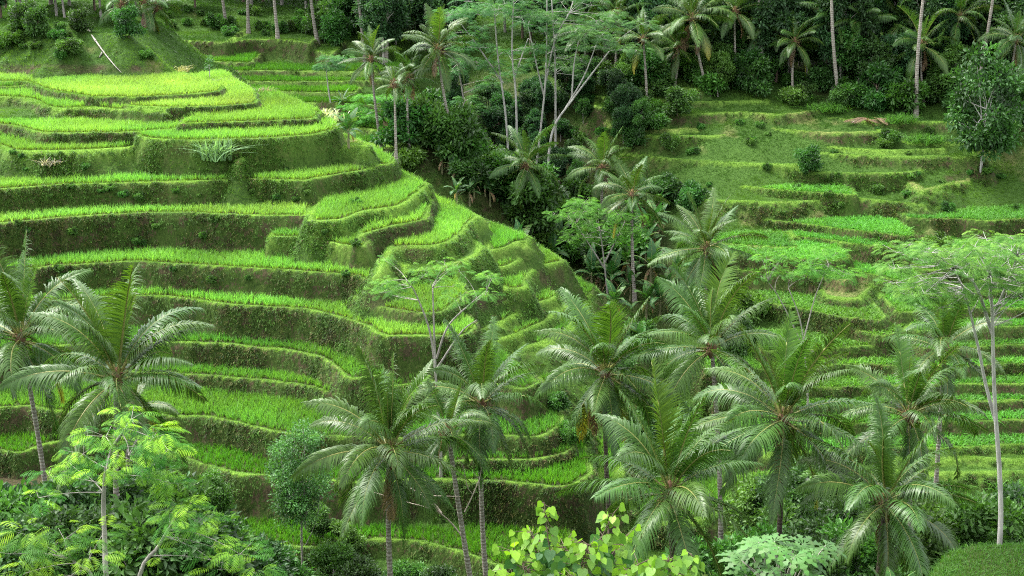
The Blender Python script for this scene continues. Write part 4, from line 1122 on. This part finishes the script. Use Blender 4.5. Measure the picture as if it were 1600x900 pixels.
# single bushes on the far hillside
for x, y, s, k in [(1263, 270, .9, 'shrub'), (1390, 226, .8, 'bush'), (1384, 232, .6, 'bush'), (1060, 180, 1.2, 'shrub'), (1020, 205, 1.1, 'bush'), (1110, 150, 1.4, 'bush'), (1010, 185, 1.2, 'bush'), (1180, 150, 1.4, 'shrub'), (1470, 160, 1.6, 'shrub'), (1310, 170, .9, 'shrub'), (1560, 230, 1.3, 'shrub'), (1590, 200, 1.8, 'shrub'),
                   (1045, 235, .8, 'bush'), (990, 230, 1.0, 'shrub'), (1440, 150, 1.2, 'bush'), (1240, 165, 1.0, 'bush'), (1140, 135, 1.5, 'shrub'), (1500, 175, 1.4, 'shrub'), (1370, 300, .5, 'bush'), (1480, 330, .5, 'bush'), (1465, 395, .9, 'bush'), (1080, 330, 1.0, 'shrub'), (1040, 320, 1.1, 'shrub'), (1120, 445, 1.2, 'shrub'), (1170, 500, 1.2, 'bush'), (1100, 500, 1.3, 'shrub'), (1150, 550, 1.2, 'shrub')]:
    grow(k, x, y, s)
for i in range(46):
    x = rg.uniform(800, 1010); y = rg.uniform(98, 235); grow(rg.choice(['mid', 'light', 'dark', 'shrub', 'shrub', 'shrub', 'bush']), x, y, rg.uniform(.3, .6) if i % 2 else rg.uniform(.5, 1.3) * .62)
for i in range(34):
    x = rg.uniform(970, 1640); grow(rg.choice(['dark', 'tall', 'mid', 'mid']), x, 105 + (x > 1250) * 18 - rg.uniform(0, 60), rg.uniform(.9, 1.3))
for i in range(26):
    x = rg.uniform(950, 1640); grow(rg.choice(['shrub', 'light', 'bush']), x, 142 + (x > 1250) * 18 + rg.uniform(-16, 12), rg.uniform(.5, 1.0))
# small weeds on the banks of both hillsides
LAB['weed'] = ('weed_clump', 'small leafy weed clump on a grassy bank', 'weed', 'weeds of the banks'); PR['weed'] = PR['bush']
rw = random.Random(31)
for i in range(44):
    x = rw.uniform(960, 1600); grow('weed', x, rw.uniform(165, 330) , rw.uniform(.22, .42), dz=-.2)
for i in range(40):
    x = rw.uniform(0, 560); y = rw.choice([rw.uniform(238, 268), rw.uniform(300, 322), rw.uniform(348, 388), rw.uniform(425, 447)]); grow('weed', x, y, rw.uniform(.18, .34), dz=-.15)
for i in range(24):
    x = rw.uniform(0, 240)
    if not 118 < x < 205: grow('weed', x, rw.uniform(45, 100), rw.uniform(.3, .55), dz=-.1)
for i in range(30):
    grow('weed', rw.uniform(250, 540), rw.uniform(20, 62), rw.uniform(.4, .9), dz=-.1)
# brush at the valley bottom and on the near slope, sized by where their tops reach
PH = {'dark': 9.5, 'mid': 8.0, 'tall': 13.0, 'light': 6.5, 'shrub': 2.6, 'bush': 1.9}
def grow_top(kind, px, ptop, Y, wide=1.0):
    q = at_y(px, ptop, Y); g = ground(q[0], q[1]); s = max(.25, (q[2] - g) / PH[kind]); rz = random.uniform(0, 6.28); p = (q[0], q[1], g - .1)
    w = s * wide * random.uniform(.9, 1.1)
    if kind in FIRST: return copy_tree(FIRST[kind], p, rz, (w, w, s))
    nm, lb, ct, gp = LAB[kind]; FIRST[kind] = plant_tree(PR[kind], nm, lb, ct, p, rz, (w, w, s), gp); return FIRST[kind]
LAB['valley'] = ('valley_tree', 'small bushy dark green tree in the thicket at the valley bottom', 'tree', 'thicket trees of the valley bottom'); PR['valley'] = PR['mid']; PH['valley'] = 8.0
LAB['thicket'] = ('thicket_shrub', 'mid green thicket shrub at the valley bottom', 'shrub', 'thicket shrubs of the valley bottom'); PR['thicket'] = PR['light']; PH['thicket'] = 6.5
for x, y, Y, k in [(-10, 770, 66, 'valley'), (30, 785, 64, 'thicket'), (70, 765, 68, 'valley'), (110, 750, 66, 'valley'), (150, 745, 69, 'thicket'), (190, 755, 65, 'valley'), (225, 740, 69, 'valley'), (262, 752, 66, 'thicket'), (290, 775, 69, 'valley'), (90, 800, 60, 'valley'), (150, 800, 60, 'valley'), (210, 800, 60, 'thicket'), (255, 800, 60, 'valley'), (20, 820, 59, 'valley'), (305, 815, 63, 'valley'),
                      (350, 835, 66, 'thicket'), (395, 850, 68, 'valley'), (430, 862, 70, 'thicket'), (520, 850, 74, 'thicket'), (560, 870, 73, 'valley'), (640, 880, 73, 'thicket'), (690, 886, 72, 'valley'), (500, 788, 80, 'thicket'), (535, 815, 79, 'thicket'),
                      (1245, 745, 82, 'valley'), (1285, 715, 84, 'valley'), (1318, 740, 80, 'thicket'), (1262, 790, 74, 'valley'), (1325, 790, 74, 'valley'), (1225, 800, 74, 'thicket'), (1290, 820, 68, 'valley'), (1180, 830, 70, 'thicket'), (1345, 830, 66, 'thicket'), (1245, 840, 62, 'valley'), (1110, 850, 67, 'thicket'), (1440, 790, 72, 'thicket'), (1510, 780, 76, 'thicket'), (1480, 770, 80, 'thicket'), (1590, 770, 76, 'valley'), (1555, 785, 70, 'thicket'), (1180, 750, 84, 'thicket')]:
    grow_top(k, x, y, Y)
for x, y, Y, s, k in [(890, 690, 88, .7, 'bush'), (905, 650, 90, .8, 'bush'), (870, 640, 91, .7, 'bush'), (1000, 640, 94, 1.0, 'shrub'), (1020, 580, 100, 1.2, 'shrub'), (1060, 560, 104, 1.1, 'shrub'), (1000, 500, 112, 1.2, 'shrub'), (970, 520, 106, .9, 'bush'), (1100, 600, 98, 1.1, 'shrub'), (1090, 640, 94, 1.1, 'bush'), (1150, 600, 100, 1.0, 'shrub')]:
    grow(k, x, y, s, Y)

# trees that stand alone
def lone(kind, name, label, cat, px, Y, s, bpy_=None):
    q = at_y(px[0], px[1], Y); z = ground(q[0], q[1])
    return plant_tree(PR[kind], name, label, cat, (q[0], q[1], z - .1), random.uniform(0, 6), s)
def lone_top(kind, H, name, label, cat, px, ptop, Y, w=1.0):
    q = at_y(px, ptop, Y); z = ground(q[0], q[1]); return plant_tree(PR[kind], name, label, cat, (q[0], q[1], z - .1), random.uniform(0, 6), (w, w, (q[2] - z) / H))
lone_top('fine', 11.0, 'small_leaved_tree', 'slim fine-leaved pale green tree left of the ringed palm trunk', 'tree', 466, 655, 75)
lone_top('round', 9.5, 'round_topped_tree', 'small round-headed bright green tree before the lowest terrace wall', 'tree', 322, 732, 70)
p = hit(1532, 268); plant_tree(PR['column'], 'bushy_tree', 'bushy green tree with a whitish trunk foot on the right bank', 'tree', p, 2.1, (1.5, 1.5, 1.85))
p = hit(1405, 135); plant_tree(PR['bush'], 'low_bush', 'round bright green bush at the foot of the jungle, left of the tall bare trunk', 'bush', p, 1.1, (1.3, 1.3, 1.5))
p = hit(640, 268); plant_tree(PR['bush'], 'low_bush', 'bright bush at the gorge edge behind the round hill', 'bush', p, .4, (1.2, 1.2, 1.3))
# ------------------------------------------------------------------ bananas, tufts, foreground leaves, debris
def banana_leaf(name, seed, L=2.3, W=.6, e0=1.15, bend=1.5, dead=False):
    rg = random.Random(seed); mb = MB(); n = 14
    p = Vector((0, 0, 0)); pts = [p.copy()]; tg = []
    for i in range(n):
        t = i / n; e = e0 - bend * t ** 1.5; d = Vector((math.cos(e), 0, math.sin(e))); tg.append(d); p = p + d * L / n; pts.append(p.copy())
    tg.append(tg[-1])
    a = rg.random()
    base = (.022 + .018 * a, .072 + .03 * a, .018) if not dead else (.22, .15, .08)
    for i in range(n):
        t0, t1 = i / n, (i + 1) / n
        for sg in (-1, 1):
            tear = rg.uniform(.02, .16) if rg.random() < .4 else 0
            lift = rg.uniform(.05, .35) - t0 * .5
            w0 = W * .5 * math.sin(math.pi * min(1, max(0, t0 - .06) ** .7 * .97 + .02)) if t0 > .06 else .012
            w1 = W * .5 * math.sin(math.pi * min(1, max(0, t1 - .06) ** .7 * .97 + .02)) if t1 > .06 else .02
            c = tuple(x * rg.uniform(.85, 1.2) for x in base) + (1,); rc = tuple(x * 1.1 for x in c[:3]) + (1,)
            s = Vector((0, sg, 0)); u0 = tg[i].cross(Vector((0, 1, 0))) * -1; u1 = u0
            a0 = mb.vert(pts[i], rc); a1 = mb.vert(pts[i + 1].lerp(pts[i], tear * 1.5), rc)
            b1 = mb.vert(pts[i + 1].lerp(pts[i], tear * 2) + s * w1 + Vector((0, 0, w1 * lift)), c); b0 = mb.vert(pts[i] + s * w0 + Vector((0, 0, w0 * lift)), c)
            mb.quad(a0, a1, b1, b0)
    mb.tube(pts, [.035 * (1 - .8 * i / n) for i in range(n + 1)], 4, (.17, .22, .07, 1) if not dead else (.2, .14, .08, 1))
    return mb.mesh('banana_leaf', M_BANANA)
BL = [banana_leaf('b', 1, 2.4, .85, 1.42, .8), banana_leaf('b', 2, 2.5, .85, 1.2, 1.3), banana_leaf('b', 3, 2.4, .8, 1.0, 1.7), banana_leaf('b', 4, 2.1, .75, .7, 2.0), banana_leaf('b', 5, 1.9, .4, -.3, 1.2, True)]
_mb = MB(); _mb.tube([(0, 0, -.2), (.03, 0, .7), (0, .03, 1.5), (.02, 0, 2.1)], [.15, .13, .10, .06], 8); BSTEM = _mb.mesh('banana_stem', bark_mat('banana_sheath', (.08, .10, .04), (.20, .18, .10), scale=3), True)
BFIRST = []
def banana(p, s, label=None, group='banana plants in the gorge', seed=0):
    rg = random.Random(seed)
    if BFIRST and label is None and seed % 3:
        return copy_tree(BFIRST[seed % len(BFIRST)], p, rg.uniform(0, 6.28), s)
    t = thing('banana_plant', label or 'broad-leaved banana plant in the dark gorge thicket', 'banana plant', p, rg.uniform(0, 6.28), group if label is None else None)
    t.scale = (s, s, s)
    child('stem', BSTEM, t)
    for k in range(9):
        v = min(3, int(k * .5)); child('leaf', BL[v], t, (0, 0, 2.0 - .05 * k), (rg.uniform(-.25, .25), rg.uniform(-.15, .15), k * 2.4 + rg.uniform(-.3, .3)), rg.uniform(.8, 1.1))
    for k in range(2): child('leaf', BL[4], t, (0, 0, 1.7), (0, .3, rg.uniform(0, 6.28)), .8)
    if label is None: BFIRST.append(t)
    return t
rg = random.Random(4)
for i in range(90):
    x = rg.uniform(795, 1035); Y = rg.uniform(117, 142); q = at_y(x, 400, Y)
    if nearest(WIN, np.array([q[0]]), np.array([Y]))[0] >= 0: continue
    g = ground(q[0], Y); py = 450 - FPX * (Y * ST + (g - HC) * CT) / (Y * CT - (g - HC) * ST)
    if py < 330 + .0 * x or py > 500: continue
    banana(Vector((q[0], Y, g)), rg.uniform(.75, 1.2), seed=i)
for i in range(14):
    banana(hit(rg.uniform(690, 830), rg.uniform(245, 330)), rg.uniform(.55, .85), seed=40 + i)
for i, (x, y) in enumerate([(985, 470), (1010, 500), (960, 500), (1000, 560), (1040, 470), (1060, 445), (1075, 490), (1020, 430), (545, 232), (600, 215)]):
    banana(hit(x, y), rg.uniform(.75, 1.0), seed=60 + i)
def ban_at(px, py, Y, s, label, seed): 
    q = at_y(px, py, Y); banana(Vector((q[0], q[1], q[2])) if False else Vector((q[0], q[1], ground(q[0], q[1]))), s, label, seed=seed)
ban_at(1395, 880, 55, .95, 'banana plant with wide glossy leaves at the bottom below the lower right palm', 81)
ban_at(1450, 800, 66, .8, 'banana plant beside the bamboo debris and the dark green plot', 82)
ban_at(485, 900, 62, .9, 'banana plant poking up at the bottom edge left of the ringed palm trunk', 83)
ban_at(20, 905, 50, .9, 'banana plant in the bottom left corner under feathery leaves', 84)
ban_at(598, 860, 74, .6, 'small banana plant beside the ringed palm trunk', 85)
p = hit(1140, 118); banana(p, 1.5, 'banana clump with brown hanging leaves at the jungle foot, right of the leaning palm', seed=86)

# ---- tufts of tall grass
def tuft(px, py, label, n=60, h=2.0, col=(.10, .20, .05), seed=1, wide=.07, name='reed_tuft', droop=.9, spread=.5, lean=.55, cat='grass tuft'):
    p = hit(px, py); rgn = np.random.default_rng(seed)
    pos = np.stack([rgn.normal(0, spread, n), rgn.normal(0, spread * .6, n), np.full(n, -.1)], -1)
    cols = np.array(col)[None] * rgn.uniform(.7, 1.4, (n, 1))
    V, Tt, Q, C = blades(pos, 5, np.full(n, h), wide, lean, cols, 5, droop, .15)
    o = link(bpy.data.objects.new(name, mesh_np(name, V, [Tt, Q], M_GRASS, C))); o.location = p
    return tag(o, label, cat)
tuft(338, 248, 'big clump of drooping pale reed grass over the bare red bank', 46, 2.5, (.13, .23, .10), 2, .1, droop=.9, lean=.36, spread=.6)
tuft(510, 188, 'silvery white plume grass at the tip of the rounded hill', 22, 1.7, (.34, .38, .24), 3, .09, lean=.35)
tuft(415, 148, 'small purplish dry plant standing on a hill-top field', 10, 1.3, (.22, .14, .15), 4, .07, lean=.3, name='dry_plant', cat='dry plant')
tuft(77, 256, 'whitish dry shrub on the left terrace bank', 12, 1.0, (.30, .26, .22), 5, .05, lean=.4, name='dry_shrub', cat='dry shrub')
tuft(278, 112, 'pale tuft at the far end of the top field by the mound', 14, 1.1, (.28, .27, .12), 6, .07, lean=.6)
tuft(340, 130, 'short pale leafy tuft beside the sapling behind the top field', 14, .9, (.16, .22, .12), 7, .08, lean=.6)
for i, (x, y, l) in enumerate([(1250, 158, 'tall grass clump at the right jungle foot, under the straight bare trunk'), (1410, 190, 'tall green grass clump right of the tallest bare trunk foot'), (1290, 172, 'dense grass clump on the bank left of the bare trunk'), (1440, 222, 'long grass hanging over the right bank ledge'), (1160, 120, 'grass clump beside the banana at the jungle foot'), (1590, 770, 'narrow-leaved reed clump at the right edge below the terraces')]):
    tuft(x, y, l, 60, 1.5, (.055, .15, .02), 10 + i, .07, spread=1.0)
# sapling behind the top field
p = hit(328, 126); t = thing('sapling', 'thin sapling with a leafy head behind the top field', 'sapling', p)
mb = MB(); mb.tube([(0, 0, -.2), (.02, 0, .8), (0, .02, 1.5)], [.05, .045, .03], 6); child('trunk', mb.mesh('sapling_stem', M_PALE), t)
V, Tt, C = clumpy_crown([(0, 0, 1.6, .4, 1.1), (.1, 0, 2.1, .3, 1), (-.1, 0, 1.2, .3, .8)], 500, .2, .1, (.06, .16, .05)); child('crown', mesh_np('crown', V, [Tt], M_LEAF, C), t)

# ---- heart-leaved shrub close to the viewer
def heart_leaf(mb, p, d, n_, L, col, rg):
    d = d.normalized(); s = d.cross(n_).normalized(); n2 = s.cross(d)
    o = [(0, 0), (-.10, .22), (.06, .44), (.36, .47), (.68, .26), (1.0, 0)]
    c = col + (1,); mid = [mb.vert(p + d * L * x, c) for x in (0, .06, .36, .68, 1.0)]
    for sg in (-1, 1):
        e = [mb.vert(p + d * L * x + s * sg * L * y + n2 * L * (.16 * y - .12 * x * x), c) for x, y in o[1:5]]
        seq = [(mid[0], e[0], e[1]), (mid[0], e[1], mid[1]), (mid[1], e[1], e[2]), (mid[1], e[2], mid[2]), (mid[2], e[2], e[3]), (mid[2], e[3], mid[3]), (mid[3], e[3], mid[4])]
        for a, b, c3 in seq:
            mb.tri(a, b, c3) if sg < 0 else mb.tri(a, c3, b)
def heart_shrub(name, label, stems, Y, L, seed, foot_px, ncol=((.026, .095, .02), (.17, .33, .025))):
    rg = random.Random(seed)
    f = at_y(foot_px[0], foot_px[1], Y); foot = Vector((f[0], f[1], ground(f[0], f[1])))
    t = thing(name, label, 'shrub', foot); mb = MB(); lf = MB()
    root = Vector(at_y(foot_px[0], foot_px[1], Y)) - foot
    mb.tube([Vector((0, 0, -.3)), root * .5, root], [.07, .055, .045], 7)
    for (px, py, dY, sp, nl) in stems:
        tip = Vector(at_y(px, py, Y + dY)) - foot
        limb(mb, root, tip, .016, .004, rg, .06, 7, 5)
        for k in range(int(nl * 2.4)):
            u = 1 - .75 * rg.random() ** 1.1
            b = root.lerp(tip, u)
            a = rg.uniform(0, 6.28); off = Vector((math.cos(a), math.sin(a), rg.uniform(-.5, .6))).normalized()
            q = b + off * sp * rg.uniform(.2, 1) * (.3 + .7 * (1 - abs(u - .6)))
            mb.tube([b, q], [.004, .003], 3)
            d = (off + Vector((0, 0, -.9 - rg.random() * .6)) + Vector((0, -.25, 0))).normalized()
            nn = (Vector((0, -.8, .6)) + Vector((rg.uniform(-.7, .7), rg.uniform(-.5, .5), rg.uniform(-.4, .4)))).normalized()
            m = max(0, min(1, (u - .68) * 2.6 + rg.uniform(-.35, .35))); br = rg.uniform(.85, 1.15)
            col = tuple((ncol[0][i] * (1 - m) + ncol[1][i] * m) * br for i in range(3))
            heart_leaf(lf, q, d, nn, L * rg.uniform(.65, 1.1) * (1 - .25 * m), col, rg)
    child('branch', mb.mesh('branches', M_BROWN), t); child('foliage', lf.mesh('heart_foliage', M_GLOSS, True), t)
    return t
heart_shrub('heart_leaved_shrub', 'leafy shrub with glossy heart-shaped leaves at bottom centre, very close', [(850, 785, 0, .17, 26), (830, 830, .4, .3, 55), (800, 860, -.2, .25, 40), (880, 850, .2, .3, 60), (920, 850, -.3, .3, 55), (960, 800, .1, .18, 26), (980, 835, .3, .25, 36), (940, 880, 0, .35, 60), (860, 890, .3, .35, 70), (800, 900, .2, .3, 50), (1000, 880, -.3, .25, 30), (900, 905, -.5, .35, 60), (780, 890, 0, .2, 30)], 13.5, .125, 3, (890, 985))
heart_shrub('heart_leaved_shrub', 'lone sprig of yellow-green heart leaves right of the big leafy shrub', [(1045, 868, 0, .15, 26), (1080, 865, .2, .14, 20), (1060, 895, .1, .22, 34), (1020, 885, 0, .16, 20), (1100, 900, 0, .15, 16)], 12.5, .125, 8, (1060, 985))
# ---- plant with deeply cut leaves beside it
def lobed_leaf(mb, p, d, up, L, col, rg):
    d = d.normalized(); s = d.cross(up).normalized(); n2 = s.cross(d); c0 = mb.vert(p, col)
    for k in range(7):
        a = (k - 3) * .62; ll = L * (1 - .09 * abs(k - 3)); dr = d * math.cos(a) + s * math.sin(a); sr = s * math.cos(a) - d * math.sin(a)
        prev = (c0, c0)
        prof = [(.25, .05), (.45, .16), (.5, .07), (.68, .17), (.74, .06), (.88, .10)]
        for x, y in prof:
            dz = n2 * (-.22 * x * x * ll) + n2 * y * ll * .35
            cc = tuple(v * rg.uniform(.9, 1.15) for v in col[:3]) + (1,)
            l = mb.vert(p + dr * ll * x + sr * ll * y + dz, cc); r = mb.vert(p + dr * ll * x - sr * ll * y + dz, cc)
            if prev[0] == prev[1]: mb.tri(prev[0], r, l)
            else: mb.quad(prev[0], prev[1], r, l)
            prev = (l, r)
        e = mb.vert(p + dr * ll - n2 * .25 * ll, col); mb.tri(prev[0], prev[1], e)
def cut_leaf_plant(label, Y, foot_px, spots, L, seed):
    rg = random.Random(seed); f = at_y(*foot_px, Y); foot = Vector((f[0], f[1], ground(f[0], f[1])))
    t = thing('cut_leaved_plant', label, 'plant', foot); mb = MB(); lf = MB(); root = Vector(f) - foot
    mb.tube([Vector((0, 0, -.3)), root * .5, root], [.09, .08, .06], 8)
    for px, py, dY in spots:
        q = Vector(at_y(px, py, Y + dY)) - foot
        limb(mb, root, q, .014, .008, rg, .08, 6, 5)
        o = q - root; o.z = 0; d = (o.normalized() + Vector((rg.uniform(-.4, .4), -.35, rg.uniform(-.3, .1))))
        b = rg.uniform(.8, 1.25); lobed_leaf(lf, q, d, (Vector((0, -.25, 1)) + Vector((rg.uniform(-.3, .3), rg.uniform(-.2, .2), 0))).normalized(), L * rg.uniform(.8, 1.15), (.045 * b, .12 * b, .022 * b, 1), rg)
    child('stem', mb.mesh('stem', M_GREYB), t); child('foliage', lf.mesh('cut_foliage', M_GLOSS), t)
sp = random.Random(6)
cut_leaf_plant('pale green plant with deeply cut leaves at the bottom, right of the heart-leaved shrub', 19, (1225, 950), [(1150 + 150 * sp.random(), 850 + 60 * sp.random() + abs(0), sp.uniform(-.6, .6)) for _ in range(26)] + [(1185, 848, 0), (1210, 846, .3), (1290, 852, 0), (1240, 856, .4), (1270, 866, 0)], .36, 6)

# ---- cordyline rosettes, fern-like palms at the bottom
def rosette(px, py, Y, label, n, L, col, seed, w=.09, name='rosette_plant'):
    rg = random.Random(seed); q = at_y(px, py, Y); mb = MB()
    for k in range(n):
        a = k * 2.4; e = 1.3 - 1.3 * k / n; d = Vector((math.cos(a) * math.cos(e), math.sin(a) * math.cos(e), math.sin(e))); s = d.cross(Vector((0, 0, 1))).normalized()
        p = Vector((0, 0, .15)); prev = None; ll = L * rg.uniform(.8, 1.15); cc = tuple(v * rg.uniform(.75, 1.3) for v in col) + (1,)
        for i in range(6):
            ww = w * math.sin(math.pi * (.12 + .85 * i / 5)); l = mb.vert(p - s * ww, cc); r = mb.vert(p + s * ww, cc)
            if prev: mb.quad(prev[0], prev[1], r, l)
            prev = (l, r); p = p + d * ll / 5; d = (d + Vector((0, 0, -.16))).normalized()
    mb.tube([(0, 0, -.2), (0, 0, .3)], [.05, .04], 5, (.12, .1, .06, 1))
    o = link(bpy.data.objects.new(name, mb.mesh(name, M_GLOSS))); o.location = (q[0], q[1], ground(q[0], q[1]) + .02)
    return tag(o, label, 'plant')
rosette(566, 868, 74, 'yellowish rosette plant with reddish base near the ringed palm trunk', 26, .95, (.20, .22, .08), 1, .07)
rosette(1595, 780, 70, 'pale strappy-leaved plant at the right edge below the terraces', 30, 1.2, (.17, .25, .10), 2, .06)
rosette(1430, 770, 68, 'small palm-like plant at the foot of the right terraces', 24, 1.3, (.05, .14, .03), 3, .06)
rosette(518, 285 - 40, 118, 'grassy rosette on the round hill nose', 20, .6, (.09, .2, .04), 5, .05)
rosette(535, 170, 150, 'small palm-leaved plant behind the round hill with long pale leaves', 18, 1.6, (.12, .2, .10), 6, .09)

# ---- dead wood and debris
def stick_thing(name, label, cat, lines, Y, rad, mat, jitter=.3, seed=1, onground=False):
    """lines: lists of photo pixels"""
    rg = random.Random(seed); mb = MB(); o0 = None
    for li in lines:
        pts = []
        for (x, y) in li:
            q = Vector(hit(x, y)) + Vector((0, 0, .1)) if onground else Vector(at_y(x, y, Y + rg.uniform(-jitter, jitter)))
            pts.append(q)
        if o0 is None: o0 = pts[0].copy()
        pts = [p - o0 for p in pts]
        c = catmull([tuple(p) for p in pts], 4) if len(pts) > 2 else [tuple(p) for p in pts]
        n = len(c); r = rad * rg.uniform(.6, 1.1)
        mb.tube(c, [r * (1 - .65 * i / (n - 1)) for i in range(n)], 6)
    o = link(bpy.data.objects.new(name, mb.mesh(name, mat, True))); o.location = o0
    return tag(o, label, cat)
stick_thing('dead_branches', 'bare whitish branches leaning out beside the small leaning palm', 'dead branches',
    [[(728, 846), (700, 812), (672, 795), (630, 783), (560, 762)], [(700, 812), (686, 800), (660, 775), (640, 762)], [(690, 802), (678, 785), (670, 770), (662, 760)], [(684, 799), (668, 776), (655, 768)], [(726, 800), (738, 775), (750, 745), (752, 730)], [(738, 772), (730, 760), (724, 730), (715, 715)], [(676, 775), (720, 776)], [(748, 748), (740, 738)]], 70, .05, M_DRY, .5, 2)
o = stick_thing('fallen_log', 'pale fallen palm log lying down the grassy mound', 'log', [[(138, 48), (150, 66), (165, 88), (178, 104), (190, 116)], [(150, 66), (143, 56)], [(160, 84), (155, 92)]], 0, .14, M_GREYB, 0, 3, True)
p = hit(1355, 196); t = thing('dead_frond_pile', 'grey-purple heap of dry fallen palm fronds on the right bank', 'dead fronds', p)
for k in range(9):
    child('dead_frond', frond('dead', k % 3), t, (random.uniform(-1.4, 1.4), random.uniform(-.5, .5), .5 + random.uniform(0, .3)), (random.uniform(-.4, .4), -1.0 + random.uniform(-.2, .15), random.choice([0, 3.14]) + random.uniform(-.5, .5)), random.uniform(.35, .55))
# broken bamboo fence and poles under the lower right palm
def bamboo(px0, px1, Y0, Y1):
    return [Vector(at_y(px0[0], px0[1], Y0)), Vector(at_y(px1[0], px1[1], Y1))]
rgb = random.Random(12)
base = at_y(1400, 850, 64); bz = Vector((base[0], base[1], ground(base[0], base[1])))
t = thing('bamboo_fence', 'collapsed fence of split bamboo poles under the lower right palm', 'fence', bz)
for k in range(6):
    x = -3 + k * 1.15 + rgb.uniform(-.2, .2); mb = MB(); y = rgb.uniform(-.2, .2); g = ground(bz.x + x, bz.y + y) - bz.z
    mb.tube([(x, y, g - .3), (x + rgb.uniform(-.15, .15), y, g + 1.0), (x + rgb.uniform(-.3, .3), y + rgb.uniform(-.2, .2), g + 1.9 + rgb.uniform(-.4, .3))], [.055, .05, .045], 7)
    child('post', mb.mesh('bamboo_post', M_DRY), t)
for k in range(20):
    mb = MB(); x = rgb.uniform(-3, 1); l = rgb.uniform(2, 4.2); y = rgb.uniform(-.5, .6); g0 = ground(bz.x + x, bz.y + y) - bz.z; x1 = x + l; g1 = ground(bz.x + x1, bz.y + y) - bz.z; h = rgb.uniform(.05, 1.5)
    mb.tube([(x, y, g0 + h + rgb.uniform(-.3, .3)), ((x + x1) / 2, y, (g0 + g1) / 2 + h - .05), (x1, y + rgb.uniform(-.4, .4), g1 + h + rgb.uniform(-.3, .3))], [.04, .045, .035], 6)
    child('rail', mb.mesh('bamboo_rail', M_DRY if k % 3 else M_BROWN), t)

FOOT = {0: (1313, 142), 1: (1433, 168), 2: (1522, 150), 3: (1198, 120)}
# ---- palms whose crowns rise out of the photo, bare trunks in view
for i, (a, b, Y, lab) in enumerate([((1303, -110), (1313, 130), 156, 'straight bare palm trunk left of the two leaning ones at top right'), ((1462, -120), (1433, 160), 151, 'tallest pale leaning palm trunk reaching down onto the right bank'), ((1560, -70), (1525, 90), 158, 'leaning pale palm trunk nearest the top right corner'),
        ((1190, -90), (1198, 105), 164, 'straight grey palm trunk above the jungle foot banana'), ((77, -80), (81, 28), 158, 'pale trunk at the top left on the mound'), ((420, -90), (432, 36), 172, 'palm trunk at top, leftmost of three on the back slope'), ((485, -80), (494, 38), 172, 'palm trunk at top, middle of three on the back slope'), ((553, -70), (564, 38), 170, 'palm trunk at top, right of three on the back slope'),
        ((200, -60), (200, 52), 150, 'upright thin palm trunk between drooping fronds on the mound'), ((338, -80), (352, 28), 180, 'leaning trunk at the top edge above the far brown bank'), ((386, -80), (388, 30), 178, 'thin trunk at the top edge beside a leaning one'), ((605, -30), (604, 60), 170, 'short white trunk in the dark jungle left of the distant palms'), ((886, -40), (892, 130), 166, 'grey palm trunk behind the pale slender trees'), ((950, -30), (945, 140), 166, 'thin grey trunk in the jungle right of the pale slender trees')]):
    kw = dict(size=.95, n=16, seed=200 + i, dead=1, tr=.2, group='bare palm trunks along the top')
    if i in FOOT: palm_foot(lab, a, FOOT[i], near=2.5, **kw)
    else: palm_px(lab, a, Y, b, **kw)
palm_px('small drooping pale palm leaning on the grassy mound', (190, 8), 146, (183, 55), size=.7, n=12, seed=230, dead=3, tr=.16)
palm_px('small drooping palm on the mound, right of another', (226, 8), 146, (219, 52), size=.7, n=12, seed=231, dead=3, tr=.16)
palm_px('dark leaning little palm at the right end of the mound', (244, 10), 147, (234, 50), size=.7, n=12, seed=232, dead=1, tr=.16, dark=True)
# ------------------------------------------------------------------ daylight: bright thin overcast
SUN_EL, SUN_AZ = R(62), R(-62)          # azimuth from +Y (ahead) towards +X; light comes from ahead-left, high
world = bpy.data.worlds.new('World'); SC.world = world; world.use_nodes = True
wn = world.node_tree; wn.nodes.clear()
wo = wn.nodes.new('ShaderNodeOutputWorld'); bg = wn.nodes.new('ShaderNodeBackground')
sky = wn.nodes.new('ShaderNodeTexSky'); sky.sky_type = 'NISHITA'; sky.sun_disc = False
sky.sun_elevation = SUN_EL; sky.sun_rotation = SUN_AZ; sky.air_density = 1.0; sky.dust_density = 3.0
hs = wn.nodes.new('ShaderNodeHueSaturation'); hs.inputs['Saturation'].default_value = .2
wn.links.new(sky.outputs[0], hs.inputs['Color']); wn.links.new(hs.outputs[0], bg.inputs['Color'])
bg.inputs['Strength'].default_value = .15
wn.links.new(bg.outputs[0], wo.inputs['Surface'])
sl = bpy.data.lights.new('sun', 'SUN'); sl.energy = 1.0; sl.angle = R(22); sl.color = (1, .96, .88)
sun = bpy.data.objects.new('sun', sl); link(sun)
sd = Vector((math.sin(SUN_AZ) * math.cos(SUN_EL), math.cos(SUN_AZ) * math.cos(SUN_EL), math.sin(SUN_EL)))
sun.rotation_euler = sd.to_track_quat('Z', 'Y').to_euler(); sun.location = (0, 0, 120)

SC.view_settings.view_transform = 'Standard'; SC.view_settings.look = 'None'
SC.view_settings.exposure = 2.82; SC.view_settings.gamma = 1
SC.render.engine = 'CYCLES'
cy = SC.cycles
cy.max_bounces = 6; cy.diffuse_bounces = 3; cy.glossy_bounces = 2; cy.transmission_bounces = 4; cy.transparent_max_bounces = 4
cy.sample_clamp_indirect = 6; cy.caustics_reflective = False; cy.caustics_refractive = False
cy.use_denoising = False
cy.use_adaptive_sampling = False
cy.filter_width = 1.1
